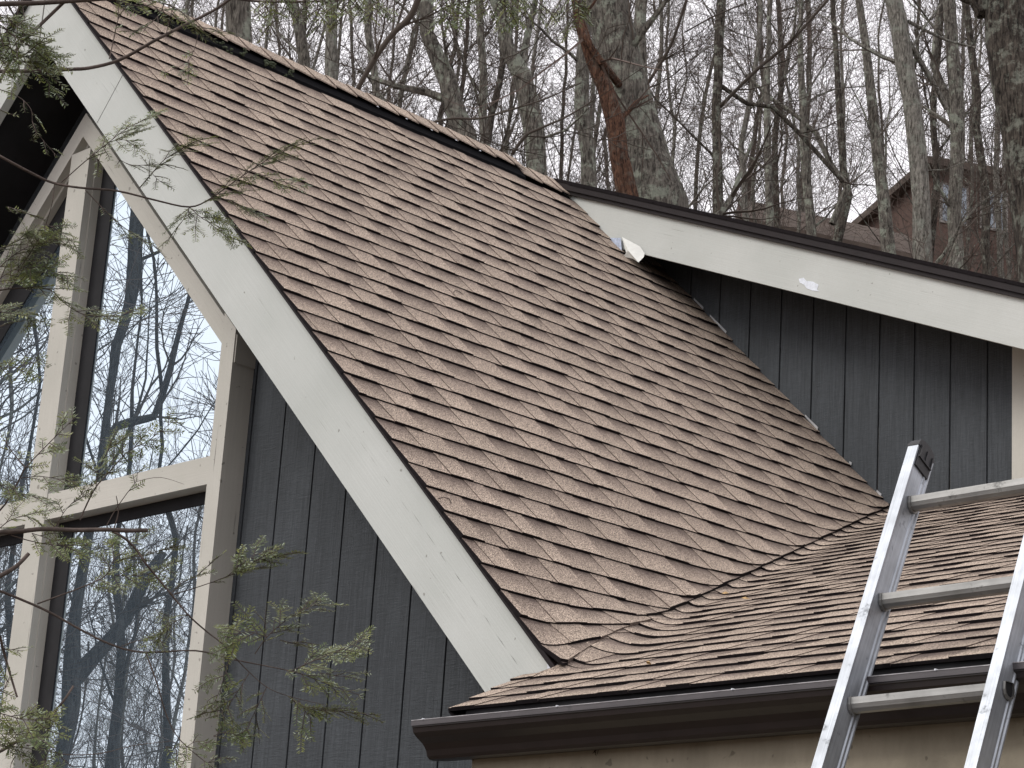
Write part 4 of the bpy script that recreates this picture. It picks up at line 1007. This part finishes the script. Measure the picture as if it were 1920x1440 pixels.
hemlock('branch descending from the stick past the corner post, its leafy tip on the dark siding', 4.5, [
    ([(210, 996), (232, 1008), (255, 1030), (272, 1055), (290, 1077), (320, 1113), (353, 1153), (385, 1182), (417, 1207), (440, 1232), (467, 1260), (500, 1288), (540, 1305), (610, 1322)], 5, 1, 1, 0, 1),
    ([(323, 1115), (373, 1100), (427, 1080), (467, 1057), (505, 1045), (560, 1036)], 2, .8, .3, .08, .015), ([(427, 1080), (450, 1060), (480, 1040), (515, 1030)], 1.5, .7, .1, .07, .015), ([(320, 1113), (345, 1090), (375, 1075), (400, 1050)], 1.5, .7, .1, .06, .016),
    ([(478, 1226), (500, 1195), (525, 1172), (560, 1148), (610, 1125)], 2, .8, .15, .10, .013), ([(500, 1195), (470, 1185), (440, 1190), (425, 1200)], 1.6, .7, .0, .09, .012), ([(525, 1200), (550, 1205), (575, 1200)], 1.5, .7, 0, .06, .014),
    ([(467, 1262), (450, 1290), (430, 1320), (405, 1345)], 1.8, .8, .1, .09, .013), ([(500, 1288), (485, 1320), (470, 1350), (450, 1385)], 1.8, .8, .1, .08, .014), ([(540, 1305), (570, 1325), (620, 1333), (705, 1340)], 2, .9, .0, .07, .012), ([(560, 1312), (570, 1330), (585, 1350)], 1.4, .7, 0, .08, .012),
    ([(290, 1140), (310, 1160), (320, 1190)], 1.4, .7, 0, .07, .014), ([(353, 1153), (330, 1165), (305, 1185), (290, 1200)], 1.6, .8, 0, .08, .014)], 412)
hemlock('knobbly grey twig rising across the bottom left of the window', 4.3, [
    ([(-20, 1420), (37, 1387), (93, 1343), (120, 1313), (137, 1287)], 7, 4, 1, 0, 1), ([(50, 1397), (90, 1408), (127, 1415), (187, 1413), (250, 1398), (320, 1390)], 2.6, 1, 1, 0, 1), ([(72, 1375), (110, 1415), (150, 1450)], 2, 1.4, 1, 0, 1)], 413)
hemlock('leafy cluster along the left edge near the bottom of the photo', 4.2, [
    ([(-30, 1330), (10, 1340), (50, 1350), (100, 1345)], 2.5, 1, 0, .09, .013), ([(-20, 1370), (20, 1378), (60, 1372), (110, 1360)], 2, .8, 0, .08, .013), ([(0, 1193), (12, 1240), (32, 1307)], 6, 4, 1, 0, 1), ([(5, 1215), (20, 1218), (45, 1220)], 1.5, .8, .1, .04, .02),
    ([(60, 1470), (80, 1430), (95, 1420)], 1.5, .8, 0, .07, .012), ([(-20, 1300), (10, 1290), (20, 1260)], 1.5, .8, 0, .06, .016), ([(-20, 1400), (10, 1400), (30, 1420)], 1.5, .8, 0, .08, .014)], 414)
hemlock('small green spray at the bottom edge beside the corner post', 4.5, [
    ([(400, 1380), (430, 1372), (470, 1382)], 1.4, .7, 0, .06, .014), ([(310, 1400), (330, 1405), (350, 1430)], 1.4, .7, 0, .05, .015), ([(390, 1430), (410, 1420), (435, 1425)], 1.4, .7, 0, .05, .015), ([(350, 1400), (370, 1390), (400, 1395)], 1.4, .7, 0, .05, .015)], 415)

# bare limb rising over the ridge in front of the woods
R = random.Random(55)
def barelimb(label, D, paths, seed):
    R = random.Random(seed); mb = MB(); k = D / FOC
    for pts, w0, w1, tw in paths:
        P3 = smooth_path([at(x, y, D) for x, y in pts], R); n = len(P3); rr = [(w0 + (w1 - w0) * i / (n - 1)) / 2 * k for i in range(n)]
        mb.tube(P3, rr, 8, True, .06, R)
        for i in range(tw):
            j = R.randrange(2, n - 1); d = (P3[j + 1] - P3[j]).normalized(); mb.cm = 0; grow(None, mb, P3[j], (d + perp(d, R) * .9).normalized(), R.uniform(.3, 1.0), rr[j] * .5, 2, R, (0, 5, 4))
    b = Vector(mb.v[0]); mb.mi = [0] * len(mb.mi); o = mb.build('bare_branch', M['twig'], None, True, False, loc=b); return tag(o, label, 'branch', 'bare branches in front of the woods')
barelimb('straight dark branch slanting up from the ridge left of centre', 15, [([(668, 172), (700, 115), (735, 65), (770, 30), (790, -20)], 9, 12, 6), ([(735, 65), (760, 45), (810, 40)], 3, 1.5, 2)], 501)
barelimb('long thin curving branch behind the ridge reaching toward the red snag', 18, [([(800, 232), (850, 222), (900, 222), (960, 205), (1023, 185), (1090, 155)], 5, 2.5, 6), ([(960, 290), (985, 255), (1010, 242), (1060, 220), (1110, 190)], 7, 2.5, 5)], 502)
barelimb('diagonal branch rising right from behind the dormer roof through the far woods', 24, [([(1350, 200), (1420, 130), (1480, 80), (1530, 25), (1570, -20)], 7, 5, 8), ([(1190, 190), (1225, 140), (1260, 80), (1290, -10)], 7, 5, 5), ([(1285, 60), (1340, 30), (1400, 5)], 3, 3, 4)], 503)
